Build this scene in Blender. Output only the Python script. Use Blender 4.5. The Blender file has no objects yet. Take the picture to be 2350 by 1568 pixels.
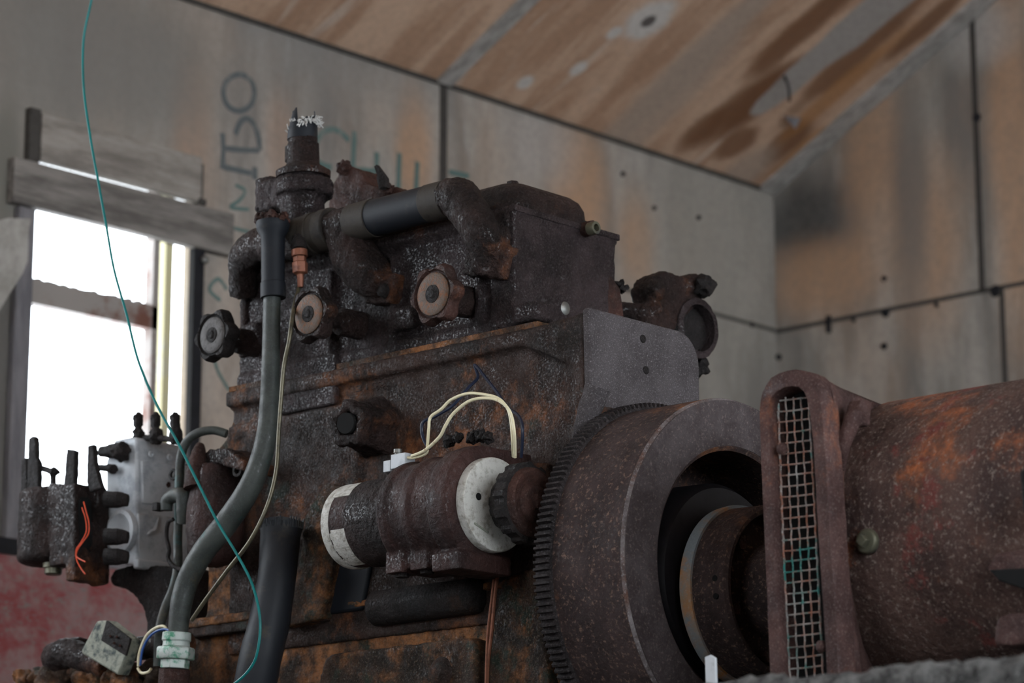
import bpy, bmesh, math, random
from mathutils import Vector, Matrix, noise as mnoise
random.seed(7)
PI = math.pi
scn = bpy.context.scene
C = scn.collection
# ------------------------------------------------------------------ camera
FPX, CXP, CYP = 6540.0, 1175.0, 784.0
YAW, PIT = math.radians(47.07), math.atan(1516 / 6540)
HD = Vector((math.sin(YAW), math.cos(YAW), 0)); UPV = Vector((0, 0, 1))
FW = HD * math.cos(PIT) + UPV * math.sin(PIT)
RT = Vector((math.cos(YAW), -math.sin(YAW), 0)); UU = RT.cross(FW)
CAM = Vector((0, 0, .45))
cd = bpy.data.cameras.new('camera'); cam = bpy.data.objects.new('camera', cd); C.objects.link(cam)
cam.matrix_world = Matrix.Translation(CAM) @ Matrix((RT, UU, -FW)).transposed().to_4x4()
cd.sensor_width = 36; cd.lens = FPX / 2350 * 36; cd.clip_start = .05; cd.clip_end = 200
cd.dof.use_dof = True; cd.dof.focus_distance = 3.80; cd.dof.aperture_fstop = 5.6
scn.camera = cam
# ------------------------------------------------------------------ world and exposure
w = bpy.data.worlds.new('overcast'); scn.world = w; w.use_nodes = True
bg = w.node_tree.nodes['Background']; bg.inputs[0].default_value = (.86, .93, 1.0, 1); bg.inputs[1].default_value = 7.0
scn.view_settings.view_transform = 'Standard'; scn.view_settings.look = 'None'
scn.view_settings.gamma = 1; scn.view_settings.use_curve_mapping = False
scn.view_settings.exposure = 0.0
try:
    scn.cycles.max_bounces = 6; scn.cycles.use_denoising = True
except Exception: pass

# pixel rays used to measure where a thing stands on its own plane
def ray(x, y): return FW + RT * ((x - CXP) / FPX) - UU * ((y - CYP) / FPX)
def rx(x, y, X): d = ray(x, y); return CAM + d * (X / d.x)
def ry(x, y, Y): d = ray(x, y); return CAM + d * (Y / d.y)
def rp(x, y, P0, n): d = ray(x, y); return CAM + d * ((P0 - CAM).dot(n) / d.dot(n))
def pm(px, p): return px * (Vector(p) - CAM).dot(FW) / FPX     # pixels to metres at p

# ------------------------------------------------------------------ materials
def newmat(name):
    m = bpy.data.materials.new(name); m.use_nodes = True
    nt = m.node_tree; b = nt.nodes['Principled BSDF']
    return m, nt, b
class N:
    def __init__(s, nt):
        s.nt = nt; s.tc = nt.nodes.new('ShaderNodeTexCoord').outputs['Object']
    def mapv(s, v, loc=(0,0,0), rot=(0,0,0), sc=(1,1,1), typ='POINT'):
        n = s.nt.nodes.new('ShaderNodeMapping'); n.vector_type = typ
        n.inputs['Location'].default_value = loc; n.inputs['Rotation'].default_value = rot; n.inputs['Scale'].default_value = sc
        s.nt.links.new(v, n.inputs['Vector']); return n.outputs[0]
    def noise(s, scale, detail=6, rough=.6, off=0, v=None, sc=(1,1,1), dist=0):
        v = s.mapv(v or s.tc, (off, off*1.3, off*.7), sc=sc)
        n = s.nt.nodes.new('ShaderNodeTexNoise'); n.inputs['Scale'].default_value = scale
        n.inputs['Detail'].default_value = detail; n.inputs['Roughness'].default_value = rough; n.inputs['Distortion'].default_value = dist
        s.nt.links.new(v, n.inputs['Vector']); return n.outputs[0]
    def voro(s, scale, off=0, feat='F1'):
        v = s.mapv(s.tc, (off, off, off)); n = s.nt.nodes.new('ShaderNodeTexVoronoi'); n.feature = feat
        n.inputs['Scale'].default_value = scale; s.nt.links.new(v, n.inputs['Vector']); return n.outputs['Distance']
    def rng(s, v, a, b, c=0, d=1, smooth=True):
        n = s.nt.nodes.new('ShaderNodeMapRange'); n.interpolation_type = 'SMOOTHSTEP' if smooth else 'LINEAR'
        for i, x in enumerate((a, b, c, d)): n.inputs[i+1].default_value = x
        s.nt.links.new(v, n.inputs[0]); return n.outputs[0]
    def mix(s, f, a, b):
        n = s.nt.nodes.new('ShaderNodeMix'); n.data_type = 'RGBA'
        for inp, x in ((n.inputs[0], f), (n.inputs[6], a), (n.inputs[7], b)):
            if isinstance(x, (int, float)): inp.default_value = x
            elif isinstance(x, tuple): inp.default_value = (*x, 1)
            else: s.nt.links.new(x, inp)
        return n.outputs[2]
    def math(s, op, a, b=0):
        n = s.nt.nodes.new('ShaderNodeMath'); n.operation = op
        for i, x in enumerate((a, b)):
            if isinstance(x, (int, float)): n.inputs[i].default_value = x
            else: s.nt.links.new(x, n.inputs[i])
        return n.outputs[0]
    def blob(s, loc, scale, rot=(0,0,0), soft=.5, dist=.5, dscale=6, off=0, dv=None):
        v = s.mapv(s.tc, loc, rot, scale, 'TEXTURE')
        n = s.nt.nodes.new('ShaderNodeVectorMath'); n.operation = 'LENGTH'; s.nt.links.new(v, n.inputs[0])
        nz = s.noise(dscale, 4, .6, off) if dv is None else dv
        l = s.math('ADD', n.outputs['Value'], s.math('MULTIPLY', s.math('SUBTRACT', nz, .5), dist*2))
        return s.rng(l, 1 + soft*.5, 1 - soft*.5)
    def bump(s, b, h, strength=.5, dist=.002):
        n = s.nt.nodes.new('ShaderNodeBump'); n.inputs['Strength'].default_value = strength; n.inputs['Distance'].default_value = dist
        s.nt.links.new(h, n.inputs['Height']); s.nt.links.new(n.outputs[0], b.inputs['Normal'])
def rust(name, c1, c2, orange=(.22,.075,.025), oa=.3, spk=(.3,.27,.26), sa=.3, r0=.3, r1=.7, bump=.6, sc=1.0, metal=.0, fine=190, st=(1,1,1), bd=.003, extra=None, spec=.2, gl=.6):
    m, nt, b = newmat(name); g = N(nt)
    col = g.mix(g.rng(g.noise(11*sc, 10, .68, sc=st), .36, .64), c1, c2)
    o = g.math('MULTIPLY', g.rng(g.noise(6*sc, 9, .72, 3.1, sc=st), .66-oa*.4, .82-oa*.4), g.rng(g.noise(45*sc, 6, .7, 1.7), .3, .6))
    col = g.mix(o, col, orange)
    if extra:
        ec, ea, es = extra
        col = g.mix(g.rng(g.noise(es, 8, .7, 8.4), .66-ea*.3, .74-ea*.3), col, ec)
    sp = g.rng(g.noise(fine*1.9, 5, .7, 5.3), .53, .68); sa = sa*.75
    col = g.mix(g.math('MULTIPLY', sp, sa), col, spk)
    nt.links.new(col, b.inputs['Base Color'])
    nt.links.new(g.rng(g.noise(38*sc, 6, .65, 9.2), .35, .65, min(r0+.35,.85), min(r1+.3,.95)), b.inputs['Roughness'])
    b.inputs['Metallic'].default_value = metal; b.inputs['Specular IOR Level'].default_value = spec
    # oily film: glossy only in small broken patches
    film = g.math('MULTIPLY', g.rng(g.noise(fine*2.0, 5, .65, 11.3), .52, .62), g.rng(g.noise(14, 6, .7, 13.1, sc=st), .38, .62, .15, 1))
    nt.links.new(g.math('MULTIPLY', film, gl*.62), b.inputs['Coat Weight']); b.inputs['Coat Roughness'].default_value = r0+.10
    b.inputs['Coat IOR'].default_value = 1.5
    h = g.math('ADD', g.noise(fine, 6, .62, 2.2), g.math('MULTIPLY', g.noise(48, 5, .6, 6.6), 1.5))
    g.bump(b, h, bump, bd)
    return m
def plain(name, col, rough=.5, metal=0, var=.25, sc=60, bump=.15, c2=None, amt=.5):
    m, nt, b = newmat(name); g = N(nt)
    c = g.mix(g.rng(g.noise(sc, 6, .65), .62-amt*.3, .72-amt*.1), col, c2 or tuple(x*(1-var) for x in col))
    nt.links.new(c, b.inputs['Base Color']); b.inputs['Roughness'].default_value = rough; b.inputs['Metallic'].default_value = metal
    b.inputs['Specular IOR Level'].default_value = .3
    g.bump(b, g.noise(sc*3, 5, .6, 2), bump, .002); return m
M = {}
M['oil'] = rust('oily_rust', (0.0101,0.0065,0.0058), (0.0360,0.0202,0.0173), (.15,.055,.022), .34, (.15,.12,.12), .3, .16, .42, 1.0, fine=150, bd=.010, gl=1.3)
M['head'] = rust('oily_grey_casting', (0.0150,0.0105,0.0105), (0.0525,0.0368,0.0375), (.13,.048,.022), .24, (.19,.16,.17), .4, .18, .5, 1.0, fine=170, bd=.011, gl=1.4)
M['block'] = rust('brown_block_rust', (0.0119,0.0080,0.0066), (0.0384,0.0225,0.0179), (.20,.075,.028), .38, (.19,.15,.13), .35, .25, .6, .9, fine=160, bd=.004, extra=((.026,.032,.027), .3, 7), gl=.8)
M['lower'] = rust('orange_lower_rust', (0.0148,0.0107,0.0082), (0.0533,0.0303,0.0197), (.26,.105,.036), .56, (.25,.20,.14), .4, .28, .65, .9, fine=160, bd=.004, extra=((.022,.028,.020), .35, 9))
M['plate'] = rust('grey_plate_metal', (0.0504,0.0432,0.0446), (0.0792,0.0698,0.0720), (.09,.05,.035), .05, (.26,.24,.245), .85, .45, .75, .9, fine=240, gl=.3)
M['fly'] = rust('flywheel_brown_rust', (0.0233,0.0156,0.0149), (0.0467,0.0311,0.0292), (.20,.08,.032), .36, (.24,.15,.11), .7, .38, .7, .6, fine=95, bd=.003, gl=.4)
M['flyface'] = rust('flywheel_face_metal', (0.0377,0.0279,0.0279), (0.0738,0.0607,0.0615), (.15,.07,.035), .25, (.24,.19,.17), .5, .38, .7, .6, fine=150, gl=.4)
M['gear'] = rust('ring_gear_metal', (0.0084,0.0063,0.0063), (0.0245,0.0189,0.0189), (.09,.04,.02), .2, (.2,.18,.18), .4, .3, .6, .5)
M['gen'] = rust('red_generator_rust', (0.0427,0.0256,0.0228), (0.0950,0.0551,0.0446), (.36,.11,.04), .34, (.25,.20,.17), 1.0, .3, .75, .9, sc=.8, fine=95, extra=((.14,.042,.035), .34, 9), gl=.6)
M['frame'] = rust('red_frame_rust', (0.0382,0.0195,0.0179), (0.0850,0.0442,0.0382), (.26,.09,.04), .24, (.24,.18,.16), .5, .28, .6, .7, fine=170, gl=.7)
M['redr'] = rust('red_brown_rust', (0.0192,0.0096,0.0080), (0.0600,0.0256,0.0192), (.19,.065,.026), .3, (.17,.12,.10), .35, .2, .5, .9, fine=150, bd=.004, gl=.8)
M['oilr'] = rust('oily_red_rust', (0.0153,0.0076,0.0068), (0.0476,0.0213,0.0179), (.15,.055,.022), .25, (.14,.10,.10), .3, .15, .42, .9, fine=150, bd=.004, gl=1)
M['dsteel'] = plain('dark_smooth_steel', (.010,.009,.011), .5, .2, .4, 40, .1)
M['crust'] = rust('black_crust', (.008,.007,.007), (.022,.017,.016), (.07,.035,.018), .2, (.10,.09,.09), .3, .25, .5, 1.0, bd=.004)
M['orustl'] = rust('orange_edge_rust', (0.1700,0.1870,0.1955), (0.2550,0.1445,0.0680), (.36,.15,.045), .55, (.3,.33,.33), .4, .45, .75, .3, sc=1.2, extra=((.16,.18,.19),.5,9))
M['rubber'] = plain('black_rubber', (.005,.007,.011), .62, 0, .4, 30, .1, (.018,.018,.018), .3)
M['band'] = plain('grimy_band', (.028,.023,.018), .7, 0, .5, 50, .4, (.012,.010,.009), .5)
M['hose'] = rust('green_grey_conduit', (.022,.026,.024), (.050,.056,.050), (.08,.06,.035), .3, (.10,.14,.13), .3, .12, .35, .15, sc=1.5, spec=.35, extra=((.03,.075,.07), .3, 14), gl=.5)
M['bhose'] = plain('dark_blue_hose', (.012,.014,.018), .55, 0, .4, 20, .25, (.040,.035,.027), .25)
M['alu'] = plain('dull_aluminium', (.47,.49,.51), .6, .2, .35, 30, .35, (.31,.33,.355), .6)
M['white'] = plain('flaky_white_paint', (.52,.51,.47), .5, 0, .3, 90, 1.0, (.30,.28,.24), .55)
M['cream'] = plain('cream_insulation', (.68,.62,.42), .4, 0, .3, 90, .05, (.42,.32,.18), .15)
M['blue'] = plain('dark_blue_insulation', (.012,.017,.035), .35)
M['royal'] = plain('blue_insulation', (.03,.09,.30), .35)
M['teal'] = plain('teal_insulation', (.004,.15,.145), .4, 0, .2, 40, .02)
M['red'] = plain('red_insulation', (.62,.07,.02), .35, 0, .2)
M['brass'] = plain('dull_brass', (.10,.088,.058), .35, .5, .4, 60, .1, (.05,.045,.035), .5)
M['copper'] = plain('copper', (.22,.085,.05), .45, .3, .4, 70, .2, (.11,.04,.025), .5)
M['bolt'] = plain('olive_bolt_metal', (.12,.115,.080), .38, .5, .4, 60, .2, (.06,.06,.055), .5)
M['steel'] = plain('worn_steel', (.16,.16,.15), .4, .6, .4, 60, .2, (.18,.15,.12), .5)
M['ring'] = plain('orange_washer', (.095,.066,.048), .5, .1, .5, 150, .8, (.16,.06,.022), .6)
M['ringg'] = plain('grey_washer', (.075,.068,.065), .5, .1, .5, 130, .8, (.035,.03,.026), .5)
M['patina'] = plain('patina_fitting', (.40,.44,.41), .5, .2, .4, 80, .3, (.05,.22,.13), .5)
M['mottle'] = plain('mottled_box', (.26,.27,.22), .7, 0, .4, 55, .6, (.035,.05,.05), .55)
M['mesh'] = rust('flaking_mesh_wire', (.10,.095,.09), (.34,.33,.31), (.26,.10,.06), .6, (.7,.7,.68), .5, .4, .6, .1, sc=3, extra=((.03,.16,.14), .45, 16))
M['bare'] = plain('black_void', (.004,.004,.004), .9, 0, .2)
M['fibre'] = plain('white_fibre', (.62,.62,.60), .8)
M['whitep'] = plain('pale_strap', (.50,.52,.54), .6)
M['winw'] = plain('weathered_window_paint', (.30,.27,.25), .7, 0, .3, 12, .3, (.16,.07,.05), .5)
M['winy'] = plain('yellowed_window_paint', (.60,.55,.33), .6, 0, .3, 9, .2, (.5,.5,.45), .4)
M['worn'] = rust('worn_edge_highlight', (.05,.038,.036), (.17,.15,.15), (.10,.05,.035), .5, (.4,.38,.38), .6, .3, .5, .3, sc=2.2)  # made paler to carry the highlight along the flywheel edge
M['seam'] = plain('dark_seam', (.06,.055,.05), .8)
M['dark'] = plain('dark_gap', (.012,.012,.015), .8)

def wood(name, a, bcol, ax=(1,9,9)):
    m, nt, b = newmat(name); g = N(nt)
    c = g.mix(g.rng(g.noise(5, 8, .7, sc=ax), .35, .65), a, bcol); nt.links.new(c, b.inputs['Base Color'])
    b.inputs['Roughness'].default_value = .85; g.bump(b, g.noise(20, 6, .7, sc=ax), .3, .003); return m
M['beam'] = wood('grey_weathered_board', (.10,.09,.082), (.24,.22,.20), (1,8,8))
M['pale'] = wood('pale_torn_panel', (.26,.245,.22), (.40,.38,.35), (3,3,3))
M['board'] = wood('pale_weathered_board', (.17,.15,.13), (.33,.30,.27), (1,6,6))
M['post'] = wood('grey_post', (.12,.115,.125), (.21,.20,.21), (8,8,1))
M['batten'] = wood('grey_ceiling_batten', (.26,.245,.225), (.46,.435,.41), (8,2,8))

def wallmat(name, spots=(), st=(5,5,1.1)):
    m, nt, b = newmat(name); g = N(nt)
    col = g.mix(g.rng(g.noise(1.6, 8, .6, sc=st), .34, .66), (.20,.182,.165), (.43,.395,.355))
    tan = g.math('MULTIPLY', g.rng(g.noise(1.3, 5, .55, 4.2, sc=(2.2,2.2,.9)), .47, .66), .75)
    col = g.mix(g.math('MULTIPLY', tan, .45), col, (.45,.30,.205))
    pale = g.rng(g.noise(3.0, 6, .6, 7.7, sc=st), .58, .74, 0, .55)
    col = g.mix(pale, col, (.50,.47,.43))
    for loc, sc, c, f, off in spots:
        k = g.math('MULTIPLY', g.blob(loc, sc, soft=1.2, dist=.35, dscale=5, off=off), f)
        col = g.mix(k, col, c)
    col = g.mix(g.rng(g.noise(60, 4, .7, 1.1), .35, .75, 0, .35), col, (.18,.165,.15))
    nt.links.new(col, b.inputs['Base Color']); b.inputs['Roughness'].default_value = .85
    g.bump(b, g.noise(30, 6, .6), .25, .004); return m
YW, XR = 4.3, 5.607
def wp(x, y): return ry(x, y, YW)
def sp(x, y): return rx(x, y, XR)
tanc, sootc, greyc, palec = (.50,.30,.18), (.05,.05,.05), (.17,.16,.15), (.48,.45,.42)
M['wallw'] = wallmat('stained_window_wall', [
    (tuple(wp(440,280)), (.05,1,.12), (.46,.30,.21), .7, 1), (tuple(wp(1330,430)), (.10,1,.16), tanc, .9, 2),
    (tuple(wp(950,330)), (.05,1,.14), tanc, .75, 3), (tuple(wp(640,330)), (.04,1,.12), (.45,.30,.22), .5, 4),
    (tuple(wp(1465,560)), (.07,1,.12), tanc, .8, 5), (tuple(wp(760,90)), (.35,1,.14), (.26,.25,.24), .7, 6),
    (tuple(wp(100,80)), (.35,1,.2), (.16,.15,.13), .7, 7), (tuple(wp(1250,330)), (.12,1,.10), palec, .6, 8),
    (tuple(wp(250,120)), (.32,1,.16), (.21,.20,.185), .75, 11), (tuple(wp(-10,900)), (.045,1,.5), (.11,.105,.095), .9, 12), (tuple(wp(10,380)), (.04,1,.13), (.15,.145,.12), .85, 13),
    (tuple(wp(1640,600)), (.25,1,.3), (.34,.32,.285), .7, 9)])
M['wallr'] = wallmat('stained_right_wall', [
    (tuple(sp(1850,515)), (1,.16,.14), sootc, .9, 1), (tuple(sp(1890,640)), (1,.17,.10), tanc, .8, 2),
    (tuple(sp(2010,330)), (1,.10,.25), tanc, .7, 3), (tuple(sp(2130,560)), (1,.10,.22), tanc, .7, 6),
    (tuple(sp(2320,300)), (1,.06,.5), tanc, .8, 4), (tuple(sp(2090,420)), (1,.05,.3), greyc, .7, 5),
    (tuple(sp(2250,80)), (1,.09,.08), palec, .7, 8)])
SL = .52; CZ = 2.475
CP0 = Vector((4, YW, CZ)); CN = Vector((0, SL, 1)).normalized()
def cp(x, y): return rp(x, y, CP0, CN)
def ceilmat():
    m, nt, b = newmat('stained_ceiling_board'); g = N(nt)
    st = (4.5, 1.0, .6)
    col = g.mix(g.rng(g.noise(1.7, 7, .6, 2.0, sc=st, dist=.6), .38, .62), (.47,.285,.185), (.68,.47,.335))
    col = g.mix(g.rng(g.noise(2.1, 5, .55, 9.0, sc=(5.5,.9,.6), dist=.8), .56, .70, 0, .8), col, (.74,.63,.54))
    col = g.mix(g.rng(g.noise(1.2, 7, .65, 5.5, sc=(3,1.4,.8)), .60, .72, 0, .55), col, (.26,.13,.065))
    def bl(px, py, sx, sy, c, f, off, soft=.7, dist=.45, ds=7):
        nonlocal col
        p = cp(px, py)
        k = g.math('MULTIPLY', g.blob(tuple(p), (sx, sy, sy*1.0+.1), soft=soft, dist=dist, dscale=ds, off=off), f)
        col = g.mix(k, col, c)
    dk = (.20,.085,.035)
    for a in ((1700,250,.07,.22),(1760,210,.06,.2),(1620,290,.05,.12),(1960,130,.05,.35),(1850,60,.05,.3),(2120,60,.035,.2),(1800,330,.05,.12),(1690,330,.05,.1)):
        bl(a[0], a[1], a[2]*.9, a[3]*.62, dk, .85, a[0]*.01)
    for a in ((1930,200,.03,.2),(1860,330,.03,.08),(1800,390,.03,.06)):
        bl(a[0], a[1], a[2], a[3], (.42,.19,.06), .7, a[0]*.01)
    for a in ((1480,290,.05,.3),(1560,170,.04,.3),(1700,400,.06,.1),(1620,110,.05,.3)):
        bl(a[0], a[1], a[2], a[3], (.46,.36,.29), .8, a[0]*.01, 1.0)
    for a in ((1490,45,.055,.06),(1410,75,.018,.02),(1328,157,.02,.022),(1205,190,.02,.02)):
        bl(a[0], a[1], a[2], a[3], (.68,.66,.63), .9, a[0]*.01, .6, .3, 22)
    bl(1487, 50, .018, .018, (.06,.05,.05), .9, 3, .5)
    # bare grey strip where the surface has come away
    for a in ((1830,175,.033,.13),(1900,115,.035,.16),(1975,50,.038,.18),(2050,-10,.05,.25),(1770,225,.025,.06)):
        bl(a[0], a[1], a[2]*1.35, a[3], (.40,.37,.345), 1, a[0]*.01, .35, .3, 9)
    col = g.mix(g.rng(g.noise(70, 4, .7, 1.1), .35, .75, 0, .25), col, (.12,.09,.07))
    nt.links.new(col, b.inputs['Base Color']); b.inputs['Roughness'].default_value = .8
    g.bump(b, g.noise(25, 6, .6), .3, .004); return m
M['ceil'] = ceilmat()
def dadomat():
    m, nt, b = newmat('faded_red_wainscot'); g = N(nt)
    col = g.mix(g.rng(g.noise(9, 8, .7), .36, .60), (.24,.035,.038), (.30,.20,.19))
    col = g.mix(g.rng(g.noise(30, 5, .7, 3, sc=(1,1,2.5), dist=2), .52, .62, 0, .8), col, (.20,.18,.17))
    nt.links.new(col, b.inputs['Base Color']); b.inputs['Roughness'].default_value = .7; return m
M['dado'] = dadomat()
def concmat(name, a, c, sc=14):
    m, nt, b = newmat(name); g = N(nt)
    col = g.mix(g.rng(g.noise(sc, 9, .7), .35, .65), a, c)
    col = g.mix(g.rng(g.noise(sc*6, 5, .6, 4), .60, .68, 0, .8), col, (.42,.42,.40))
    nt.links.new(col, b.inputs['Base Color']); b.inputs['Roughness'].default_value = .9
    g.bump(b, g.noise(sc*4, 8, .7), .9, .012); return m
M['conc'] = concmat('rough_concrete', (.035,.034,.033), (.25,.245,.235), 42)
M['floor'] = concmat('dirty_floor', (.06,.052,.045), (.14,.125,.11), 3)
M['graf'] = plain('worn_green_paint', (.10,.165,.155), .8, 0, .3, 25, .1, (.22,.235,.215), .45)
M['grafk'] = plain('worn_dark_paint', (.11,.125,.13), .8, 0, .3, 25, .1, (.21,.205,.195), .45)

# ------------------------------------------------------------------ mesh helpers
def frame(d):
    d = Vector(d).normalized(); a = Vector((0,0,1)) if abs(d.z) < .9 else Vector((1,0,0))
    u = a.cross(d).normalized(); return d, u, d.cross(u)
class B:
    def __init__(s): s.bm = bmesh.new()
    def ring(s, c, u, v, r, seg, rm=None):
        return [s.bm.verts.new(c + (u*math.cos(t) + v*math.sin(t)) * (r * (rm(t) if rm else 1))) for t in [2*PI*i/seg for i in range(seg)]]
    def skin(s, rings, closed=True, caps=True):
        n = len(rings[0])
        for a, b in zip(rings, rings[1:]):
            for i in range(n if closed else n-1):
                j = (i+1) % n; s.bm.faces.new((a[i], a[j], b[j], b[i]))
        if caps and closed:
            s.bm.faces.new(rings[0][::-1]); s.bm.faces.new(rings[-1])
        return s
    def lathe(s, o, ax, prof, seg=48, rm=None, loop=False, ang=0):
        o = Vector(o); d, u, v = frame(ax); rings = []
        if loop: prof = list(prof) + [prof[0]]
        for k, p in enumerate(prof):
            t, r = p[0], p[1]; f = rm if (len(p) < 3 or p[2]) else None
            if loop and k == len(prof)-1: rings.append(rings[0]); continue
            rings.append(s.ring(o + d*t, u, v, max(r, 1e-5), seg, (lambda th, f=f: f(th)) if f else None))
        s.skin(rings, caps=not loop); return s
    def cyl(s, a, b, r0, r1=None, seg=32):
        a, b = Vector(a), Vector(b); return s.lathe(a, b-a, [(0, r0), ((b-a).length, r0 if r1 is None else r1)], seg)
    def tube(s, pts, rad, seg=16, sub=6, wob=0):
        P = [Vector(p) for p in pts]; R = rad if isinstance(rad, (list, tuple)) else [rad]*len(P)
        Q, RR = [], []
        for i in range(len(P)-1):
            p0, p1, p2, p3 = P[max(i-1,0)], P[i], P[i+1], P[min(i+2,len(P)-1)]
            for k in range(sub):
                t = k/sub
                Q.append(.5*((2*p1)+(p2-p0)*t+(2*p0-5*p1+4*p2-p3)*t*t+(3*p1-p0-3*p2+p3)*t**3)); RR.append(R[i]*(1-t)+R[i+1]*t)
        Q.append(P[-1]); RR.append(R[-1]); rings = []; u = None
        for i, q in enumerate(Q):
            d = (Q[min(i+1,len(Q)-1)] - Q[max(i-1,0)]).normalized()
            if u is None: _, u, _ = frame(d)
            u = (u - d*u.dot(d)).normalized(); v = d.cross(u)
            rr = RR[i] * (1 + wob*mnoise.noise(q*60))
            rings.append(s.ring(q, u, v, rr, seg))
        return s.skin(rings)
    def box(s, lo, hi):
        lo, hi = Vector(lo), Vector(hi)
        return s.obox((lo+hi)/2, (1,0,0), (0,1,0), (0,0,1), (hi-lo)/2)
    def obox(s, c, a, b, d, h):
        c, a, b, d = Vector(c), Vector(a).normalized(), Vector(b).normalized(), Vector(d).normalized()
        V = [s.bm.verts.new(c + a*h[0]*i + b*h[1]*j + d*h[2]*k) for i in (-1,1) for j in (-1,1) for k in (-1,1)]
        for f in ((0,1,3,2),(4,6,7,5),(0,4,5,1),(2,3,7,6),(0,2,6,4),(1,5,7,3)): s.bm.faces.new([V[i] for i in f])
        return s
    def prism(s, pts, ext):
        ext = Vector(ext); a = [s.bm.verts.new(Vector(p)) for p in pts]; b = [s.bm.verts.new(Vector(p)+ext) for p in pts]
        return s.skin([a, b])
    def ball(s, c, r, sub=2, nz=0, fr=20, sc=(1,1,1)):
        m = Matrix.Translation(Vector(c)); res = bmesh.ops.create_icosphere(s.bm, subdivisions=sub, radius=1, matrix=Matrix())
        for v in res['verts']:
            k = 1 + nz*mnoise.noise(v.co*1.7 + Vector(c)*fr)
            v.co = Vector(c) + Vector((v.co.x*sc[0], v.co.y*sc[1], v.co.z*sc[2]))*r*k
        return s
    def hexp(s, a, b, r, n=6): return s.cyl(a, b, r, r, n)
def tagit(o, label=None, cat=None, group=None, kind=None):
    for k, v in (('label', label), ('category', cat), ('group', group), ('kind', kind)):
        if v: o[k] = v
    return o
TEX = {}
def clouds(sz):
    if sz not in TEX:
        t = bpy.data.textures.new('clouds', 'CLOUDS'); t.noise_scale = sz; t.noise_depth = 3; TEX[sz] = t
    return TEX[sz]
def wloc(o):
    l = Vector(); 
    while o: l += o.location; o = o.parent
    return l
def out(name, b, mat, parent=None, bevel=0, vox=0, disp=0, dsz=.012, smooth=True, ang=40, org=None, label=None, subd=0, bseg=2):
    bm = b.bm; bmesh.ops.recalc_face_normals(bm, faces=bm.faces)
    lo = Vector([min(v.co[i] for v in bm.verts) for i in range(3)]); hi = Vector([max(v.co[i] for v in bm.verts) for i in range(3)])
    o0 = Vector(org) if org is not None else Vector(((lo.x+hi.x)/2, (lo.y+hi.y)/2, lo.z))
    bmesh.ops.translate(bm, verts=bm.verts, vec=-o0)
    me = bpy.data.meshes.new(name); bm.to_mesh(me); bm.free()
    o = bpy.data.objects.new(name, me); C.objects.link(o); me.materials.append(mat)
    o.location = o0 - (wloc(parent) if parent else Vector()); o.parent = parent
    if bevel:
        m = o.modifiers.new('bevel', 'BEVEL'); m.width = bevel; m.segments = bseg; m.limit_method = 'ANGLE'; m.angle_limit = math.radians(35)
    if vox:
        m = o.modifiers.new('remesh', 'REMESH'); m.mode = 'VOXEL'; m.voxel_size = vox; m.use_smooth_shade = True
        m = o.modifiers.new('soft', 'SMOOTH'); m.iterations = 3; m.factor = .5
    if subd:
        m = o.modifiers.new('sub', 'SUBSURF'); m.levels = subd; m.render_levels = subd
    if disp:
        m = o.modifiers.new('disp', 'DISPLACE'); m.texture = clouds(dsz); m.strength = disp; m.mid_level = .5; m.texture_coords = 'LOCAL'
    if smooth:
        for p in me.polygons: p.use_smooth = True
        if not vox: me.set_sharp_from_angle(angle=math.radians(ang))
    if label: o['label'] = label
    return o
def empty(name, loc, label, cat, group=None):
    o = bpy.data.objects.new(name, None); C.objects.link(o); o.location = loc; o.empty_display_size = .05
    return tagit(o, label, cat, group)
def struct(name, b, mat, parent=None, **k):
    o = out(name, b, mat, parent, smooth=False, org=(0,0,0), **k)
    if not parent: o['kind'] = 'structure'
    return o
def outline(pts, X, thick, dy=0): return [rx(x, y, X) for x, y in pts], Vector((thick, 0, 0))
def rrect(b, x0, y0, x1, y1): pass

# ================================================================== ROOM
wl, wr, wb, wt = 3.258, 3.657, 1.297, 2.062
b = B(); TH = .02
b.box((-1.4, YW, 0), (.5, YW+TH, CZ+.02)); b.box((2.55, YW, 0), (wl, YW+TH, CZ+.02)); b.box((.5, YW, 0), (2.55, YW+TH, 1.15)); b.box((.5, YW, 2.35), (2.55, YW+TH, CZ+.02)); b.box((wr+.003, YW, 0), (XR+.1, YW+TH, CZ+.02))
b.box((wl, YW, 0), (wr+.003, YW+TH, wb)); b.box((wl, YW, wt), (wr+.003, YW+TH, CZ+.02))
wallw = struct('wall_back', b, M['wallw'])
RY, RZ = 1.6, CZ + SL*(YW-1.6); EY = -1.1
b = B()
prof = [(EY,0),(YW+TH,0),(YW+TH,CZ-SL*TH),(RY,RZ),(EY,CZ)]
b.prism([(XR, y, z) for y, z in prof], (.1,0,0)); wallr = struct('wall_right', b, M['wallr'])
b = B(); b.box((.0,EY-.1,0),(-1.5,EY,CZ)); b.box((4.6,EY-.1,0),(XR+.1,EY,CZ)); struct('wall_front', b, M['wallw'])
b = B(); b.box((-1.5,EY,0),(-1.4,.8,CZ)); b.box((-1.5,2.2,0),(-1.4,YW+TH,CZ)); b.box((-1.5,.8,0),(-1.4,2.2,.9)); b.prism([(-1.4,EY,CZ-.1),(-1.4,YW+TH,CZ-.1),(-1.4,RY,RZ)], (-.1,0,0)); struct('wall_left', b, M['wallw'])
b = B()
b.prism([(-1.5, YW+TH, CZ-SL*TH), (-1.5, RY, RZ), (-1.5, EY, CZ), (-1.5, EY, CZ+.05), (-1.5, RY, RZ+.05), (-1.5, YW+TH, CZ-SL*TH+.05)], (XR+1.6,0,0))
ceil = struct('ceiling', b, M['ceil'])
b = B(); b.box((-6, -6, -.08), (XR+.1, YW+TH, 0)); struct('floor', b, M['floor'])
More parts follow.
